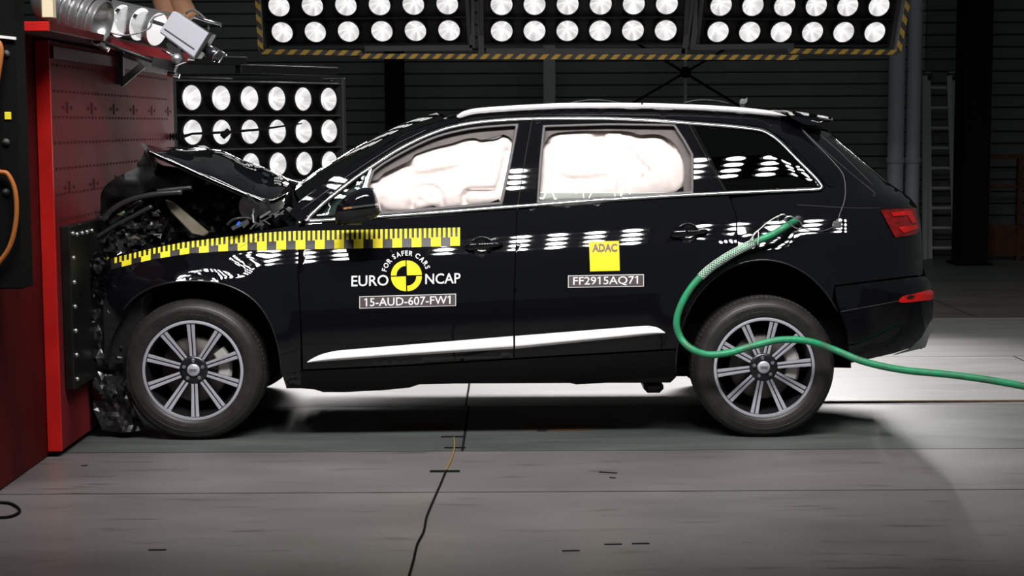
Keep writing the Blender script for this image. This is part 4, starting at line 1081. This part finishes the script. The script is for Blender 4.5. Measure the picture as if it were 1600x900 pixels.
for i in range(42):
    c = P(random.uniform(158, 262), random.uniform(330, 398), random.uniform(.08, .3)); s = random.uniform(.008, .035)
    v = [c + Vector((random.uniform(-s, s), random.uniform(-s, s) * .6, random.uniform(-s, s) * .6)) for _ in range(4)]
    mk('torn_piece', v, [(0, 1, 2), (0, 3, 1), (1, 3, 2), (2, 3, 0)], random.choice(['black_plastic', 'torn_black', 'frame_grey', 'steel']), cr)
rough('crushed_lamp_unit', [(165, 372), (185, 362), (205, 350), (236, 346), (252, 362), (236, 378), (205, 384), (178, 395), (160, 402)], .16, .08, 'crush_grey', 4.5, 9, 3)
rough('crushed_headlamp', [(141, 404), (150, 392), (166, 396), (174, 412), (172, 440), (166, 458), (152, 466), (143, 452), (140, 425)], lambda a, b: .05 + (170 - a) / 900, .07, 'shard_glass', 4, 8, 5)
rough('crushed_headlamp', [(142, 406), (164, 400), (170, 430), (160, 462), (144, 450)], .16, .05, 'frame_grey', 5, 9, 7)
rough('crushed_bumper', [(142, 440), (152, 430), (172, 468), (192, 486), (205, 500), (190, 545), (194, 610), (214, 650), (226, 672), (190, 676), (160, 672), (146, 640), (142, 520)], lambda a, b: .12, .06, 'torn_black', 7, 26, 6)
rough('inner_wing', [(150, 410), (300, 385), (420, 365), (440, 430), (440, 500), (200, 500), (160, 470)], .34, .02, 'matte_black', 12, 30, 9)
eb = MB(); xa, xb = XB + .062, P(440, 400, .4).x
eb.bbox((xa, .3, .32), (xb, 2 * YC - .25, .80), .04); eb.bbox((xa + .05, .25, .80), (xb + .1, 2 * YC - .25, .98), .04)
eb.build('engine_block', 'matte_black', cr)
MB().bbox((xa - .002, .1, .36), (xa + .30, 2 * YC - .1, .86), .05).build('crushed_front_end', 'torn_black', cr)
for px, py, r_ in ((282 / 4 + 120, 467 / 4 + 215, .009),):
    MB().tube([P(191, 331, .18), P(193, 334, .18)], .012, 8).build('green_clip', 'hose', cr, True)

# ------------------------------------------------------------------ measuring tape along wing and door
T_TOP = [(172, 404), (195, 398.5), (225, 391), (255, 384.6), (284, 379), (314, 375), (344, 371.5), (374, 367.6), (405, 364.4), (437, 362), (465, 361), (600, 358.2), (718.7, 355.5)]
T_BOT = [(172, 422), (184, 418.6), (210, 412), (240, 405), (267, 400.6), (297, 396), (328, 394), (358, 392), (388, 391), (418, 390.6), (448, 390), (600, 387.5), (718.7, 384)]
def tb(x): return float(np.interp(x, [a for a, _ in T_TOP], [b for _, b in T_TOP])), float(np.interp(x, [a for a, _ in T_BOT], [b for _, b in T_BOT]))
def tape_pt(x, s, d):
    a, b = tb(x); y = a + (b - a) * s; return P(x, y, yside(x, y) - d)
xs = np.linspace(172, 718.7, 130); tp_ = MB().grid([[tape_pt(x, s, .003) for x in xs] for s in (0, .25, .5, .75, 1)]).build('measuring_tape', 'decal_black', cr)
def patch(x0, x1, s0, s1): 
    return MB().grid([[tape_pt(x, s, .0042) for x in np.linspace(x0, x1, 4)] for s in np.linspace(s1, s0, 4)])
x = 718.7
while x > 180:
    patch(max(172, x - 15.1), x, .5, 1.0).build('yellow_block', 'yellow', tp_); x -= 30.2
tk = MB(); x = 718.7
while x > 176:
    b = patch(max(172, x - 3.7), x, .0, .52); tk.add(b.v, b.f); x -= 7.55
tk.build('yellow_ticks', 'yellow', tp_)['kind'] = 'stuff'
hair('tape_crack', [(374, 387), (388, 379), (412, 366)], tp_, 'hole_black', .0012, -.005)

# ------------------------------------------------------------------ lettering
def decal(name, v, f, par, m, d=.004):
    if len(v) == 4:
        n = 8; g_ = []
        for i in range(n + 1):
            for j in range(n + 1):
                u, w_ = i / n, j / n
                g_.append(tuple((v[0][k] * (1 - u) + v[1][k] * u) * (1 - w_) + (v[3][k] * (1 - u) + v[2][k] * u) * w_ for k in (0, 1)))
        v = g_; f = [(i * (n + 1) + j, i * (n + 1) + j + 1, (i + 1) * (n + 1) + j + 1, (i + 1) * (n + 1) + j) for i in range(n) for j in range(n)]
    V = [P(a, b, yside(a, b) - d) for a, b in v]
    o = mk(name, V, f, m, par)
    bm = bmesh.new(); bm.from_mesh(o.data); bmesh.ops.recalc_face_normals(bm, faces=bm.faces[:]); bm.to_mesh(o.data); bm.free(); return o
def write(name, txt, box, par, m, bold=0.0, slope=0.0, d=.0045):
    """text filled into a pixel box (x0, top, x1, bottom); slope = rise of the right end in px per px"""
    v, f = text_mesh(txt, bold); x0 = min(a for a, _ in v); x1 = max(a for a, _ in v); y0 = min(b for _, b in v); y1 = max(b for _, b in v)
    X0, T, X1, B = box
    bw = .085 + 2 * bold
    for i, ch in enumerate(txt):
        if ch == '1':                       # the flag of the figure one
            xe = max(a for a, _ in text_mesh(txt[:i + 1], bold)[0]); n = len(v)
            v = v + [(xe - bw * .2, y1), (xe - bw, y1), (xe - bw - .15, y1 - .12), (xe - bw - .15, y1 - .205), (xe - bw * .5, y1 - .09)]; f = f + [tuple(range(n, n + 5))]
    x0 = min(a for a, _ in v)
    w = [(X0 + (a - x0) / (x1 - x0) * (X1 - X0), B - (b - y0) / (y1 - y0) * (B - T)) for a, b in v]
    w = [(a, b - slope * (a - (X0 + X1) / 2)) for a, b in w]; return decal(name, w, f, par, m, d)
SL = .026
write('lettering', 'EURO', (549, 430, 607, 447), fd, 'decal_white', .012, SL)
write('lettering', 'NCAP', (664.5, 427, 719.5, 443.5), fd, 'decal_white', .012, SL)
EC, ER = (635, 431), 24.2
def ec(t, r_): return (EC[0] + r_ * math.cos(t), EC[1] - r_ * math.sin(t))
th = R(1.5)
def sector(name, a0, a1, r0, r1, m, off=(0, 0)):
    n = 14; v = []; f = []
    for i in range(n + 1):
        t = R(a0 + (a1 - a0) * i / n) + th
        for r_ in (r0, r1): q = ec(t, r_); v.append((q[0] + off[0], q[1] + off[1]))
    f = [(2 * i, 2 * i + 1, 2 * i + 3, 2 * i + 2) for i in range(n)]
    return decal(name, v, f, fd, m)
g1 = .9
sector('roundel', 0, 90, .1, ER - 1, 'yellow', (g1, -g1)); sector('roundel', 180, 270, .1, ER - 1, 'yellow', (-g1, g1))
sector('roundel', 90, 180, 14.5, ER - 1, 'yellow', (-g1, -g1)); sector('roundel', 270, 360, 14.5, ER - 1, 'yellow', (g1, g1))
def arc_text(txt, a0, a1, r_, h, m):
    wid = []
    for ch in txt:
        if ch == ' ': wid.append(None); continue
        v, f = text_mesh(ch, .02); wid.append((v, f, max(a for a, _ in v) - min(a for a, _ in v), min(a for a, _ in v)))
    tot = sum(.28 if w is None else w[2] + .10 for w in wid); pos = 0
    cap = .70
    for w in wid:
        L = .28 if w is None else w[2] + .10
        if w is not None:
            t = R(a0 + (a1 - a0) * (pos + L / 2) / tot) + th; s = h / cap; sx = s * (abs(R(a1 - a0)) * r_ / (tot * s))
            v2 = []
            for a, b in w[0]:
                u = (a - w[3] - w[2] / 2) * sx; v_ = b * s
                rr = r_ + v_; tt = t - u / (r_ + h / 2); v2.append(ec(tt, rr))
            decal('lettering', v2, w[1], fd, m)
        pos += L
arc_text('FOR SAFER CARS', 168, 16, 32, 7.5, 'decal_white')
def plate(name, x0, x1, yt, yb, par, slope):
    cx = (x0 + x1) / 2; q = lambda a, b: (a, b - slope * (a - cx))
    v = [q(x0, yt), q(x1, yt), q(x1, yb), q(x0, yb)]; decal(name + '_border', v, [(0, 1, 2, 3)], par, 'decal_white', .0035)
    v = [q(x0 + 1, yt + 1), q(x1 - 1, yt + 1), q(x1 - 1, yb - 1), q(x0 + 1, yb - 1)]; decal(name, v, [(0, 1, 2, 3)], par, 'decal_plum', .0043)
plate('number_plate_decal', 561.5, 712.5, 461, 480, fd, SL * 1.1); write('lettering', '15-AUD-607-FW1', (569, 463.8, 704, 477), fd, 'decal_white', .01, SL * 1.2, .0055)
plate('number_plate_decal', 887.5, 1006, 429.5, 448.5, rd, .017); write('lettering', 'FF2915AQ71', (895.5, 432, 997, 446.5), rd, 'decal_white', .01, .017, .0055)
decal('square_sticker', [(920.5, 377.5), (967, 376.5), (968.5, 423), (922, 424)], [(0, 1, 2, 3)], rd, 'yellow', .004)
write('lettering', 'ADAC', (925, 380.5, 964.5, 393.8), rd, 'decal_brown', .05, .01, .0055)

# ------------------------------------------------------------------ green hose
HP = [(1243, 345), (1228, 354), (1208, 366), (1185, 376), (1160, 388), (1133, 403), (1105, 423), (1082, 447), (1065, 475), (1057, 503), (1063, 527), (1080, 545), (1106, 554), (1140, 551), (1178, 540), (1220, 531), (1262, 533), (1302, 546), (1350, 565), (1410, 578), (1480, 585), (1540, 593), (1602, 604), (1680, 620), (1800, 650), (1950, 705), (2090, 742), (2250, 748)]
def hy(px, i): 
    return yside(1243, 345) - .02 if i == 0 else (-.055 if i < 5 else (-.07 if i < 11 else (-.10 if i < 18 else -.12 - (i - 17) * .03)))
HW = spline([P(a, b, hy(a, i)) for i, (a, b) in enumerate(HP)], 7)
hs = empty('hose', PF(1700, 640), 'green hose looped over the rear wheel and trailing right', 'hose')
MB().tube(HW, .0185, 14).build('hose_body', 'hose', hs, True)
i0, i1 = 7 * 3 + 2, 7 * 7 - 3
seg = HW[i0:i1]
def braid(ph, dirn, r0=.0205):
    pts = []; n = 120; N = len(seg) - 1
    for k in range(n):
        t = k / (n - 1) * N; i = min(int(t), N - 1); c = seg[i].lerp(seg[i + 1], t - i); d = (seg[i + 1] - seg[i]).normalized()
        x = d.cross(Vector((0, 1, 0))).normalized(); y = d.cross(x); a = ph + dirn * k / (n - 1) * 2 * math.pi * 4.0
        pts.append(c + (x * math.cos(a) + y * math.sin(a)) * r0)
    return pts
for k in range(6):
    for dn in (1, -1): MB().tube(braid(k * math.pi / 3, dn), .0016, 4).build('braided_sleeve', 'braid', hs, True)
def cable(name, pts, r, m, par, n=6): return MB().tube(spline([P(a, b, yy) for a, b, yy in pts], 5), r, n).build(name, m, par, True)
e1 = HW[i0]
cable('sleeve_cord', [(1176, 377, -.08), (1178, 366, -.07), (1186, 359, -.06), (1200, 347, -.05), (1217, 337, -.04), (1226, 335, -.04)], .003, 'white_cord', hs)
cable('sleeve_cord', [(1184, 383, -.08), (1185, 370, -.08), (1184, 361, -.07), (1176, 370, -.08), (1170, 378, -.08)], .0026, 'white_cord', hs)
def loop(name, pts, r, m, par): return MB().tube(spline([P(a, b, yy) for a, b, yy in pts], 5, True), r, 8, True).build(name, m, par, True)
loop('carabiner', [(1227, 341, -.06), (1236, 338, -.06), (1250, 346, -.06), (1253, 354, -.06), (1249, 358, -.06), (1238, 353, -.06), (1228, 346, -.06)], .004, 'chrome', hs)
loop('carabiner', [(1215, 341, -.055), (1222, 335, -.055), (1230, 338, -.055), (1228, 343, -.055), (1219, 346, -.055)], .0035, 'chrome', hs)
MB().lathe([(.03, .02), (.03, -.005), (.024, -.012), (.0005, -.012)], 16, P(1247, 345, yside(1247, 345) - .012)).build('hose_socket', 'black_plastic', hs, True)
# thin cable with a clip on the rear quarter
tc_ = empty('sensor_cable', P(1307, 350, -.0), 'thin dark cable running down the rear pillar to a clip', 'cable')
cp = sp2([(1240, 186), (1262, 212), (1290, 240), (1310, 262), (1318, 275), (1321, 295), (1319, 315), (1312, 335), (1309, 348)], 4)
MB().tube([P(a, b, yside(a, b) - .006) for a, b in cp], .0028, 6).build('wire', 'seal_grey', tc_, True)
cp = sp2([(1304, 354), (1285, 361), (1262, 358), (1250, 350)], 4); MB().tube([P(a, b, yside(a, b) - .006) for a, b in cp], .0022, 6).build('wire', 'seal_grey', tc_, True)
q = P(1308, 351, yside(1308, 351)); MB().bbox((q.x - .022, q.y - .012, q.z - .018), (q.x + .022, q.y + .002, q.z + .018), .004).build('clip', 'steel', tc_)

# ------------------------------------------------------------------ on the floor
def floor_tape(px, py, w, d, label, m='matte_black', ang=0):
    c = PF(px, py); M = Matrix.Translation(c) @ Matrix.Rotation(R(ang), 4, 'Z')
    o = MB().box((-w / 2, -d / 2, 0.0005), (w / 2, d / 2, .004), M).build('tape_strip', m); return tag(o, label, 'tape', 'tape pieces on the floor')
floor_tape(695, 737, .145, .035, 'black tape strip holding the cord, nearest the camera')
floor_tape(711, 700, .11, .02, 'black tape strip in the middle of the yellow wire'); floor_tape(708, 683, .13, .02, 'black tape strip at the far end of the yellow wire')
fc = [PF(a, b, .006) for a, b in sp2([(697, 735), (690, 752), (680, 775), (667, 806), (662, 830), (652, 850), (646, 875), (638, 905), (630, 950)], 4)]
tag(MB().tube(fc, .005, 6).build('power_cord', 'matte_black', None, True), 'thin black cord running over the floor to the front', 'cord')
fc = [PF(a, b, .006) for a, b in sp2([(709, 683), (710, 697), (706, 715), (700, 728), (697, 735)], 4)]
tag(MB().tube(fc, .004, 6).build('floor_wire', 'old_wire', None, True), 'thin yellow wire taped to the floor under the door', 'wire')
fc = [PF(a, b, .008) for a, b in sp2([(-10, 785), (14, 786), (28, 793), (30, 800), (16, 807), (-10, 809)], 4)]
tag(MB().tube(fc, .006, 6).build('floor_cable_loop', 'matte_black', None, True), 'black cable loop on floor at lower left corner', 'cable')
def blot(name, px, py, rx, ry, m, label, seed=0, cat='stain'):
    c = PF(px, py); n = 26; v = [Vector((c.x, c.y, .0022))]
    for k in range(n):
        t = 2 * math.pi * k / n; r_ = 1 + .45 * noise.noise((math.cos(t) * 2.2, math.sin(t) * 2.2, seed))
        v.append(Vector((c.x + rx * r_ * math.cos(t), c.y + ry * r_ * math.sin(t), .0012)))
    return tag(mk(name, v, [(0, 1 + k, 1 + (k + 1) % n) for k in range(n)], m), label, cat)
blot('rust_stain', 660, 668, .22, .10, 'brown_tape', 'brown stain on the track under the front door', 1); blot('rust_stain', 880, 668, .25, .10, 'brown_tape', 'brown stain on the track under the rear door', 3)
for i, (px, py, w, a, lab) in enumerate(((950, 739, .09, -20, 'black scrap of tape below rear door, long piece'), (957, 747, .03, -30, 'black scrap of tape below rear door, short piece'), (246, 860, .07, 2, 'dark scuff scrap on floor below front wheel'), (892, 861, .07, 3, 'dark scuff scrap on front floor, lowest of three'), (958, 851, .07, 2, 'dark scuff scrap on front floor, middle of three'), (1001, 850, .07, 2, 'dark scuff scrap on front floor, rightmost of three'), (847, 673, .05, 0, 'black square of tape on brown stain, left'), (956, 668, .06, 20, 'black square of tape on brown stain, right'), (132, 728, .03, 0, 'black crumb on floor beside the barrier foot'))):
    floor_tape(px, py, w, .012 if py > 700 else .05, lab, 'decal_black', a)
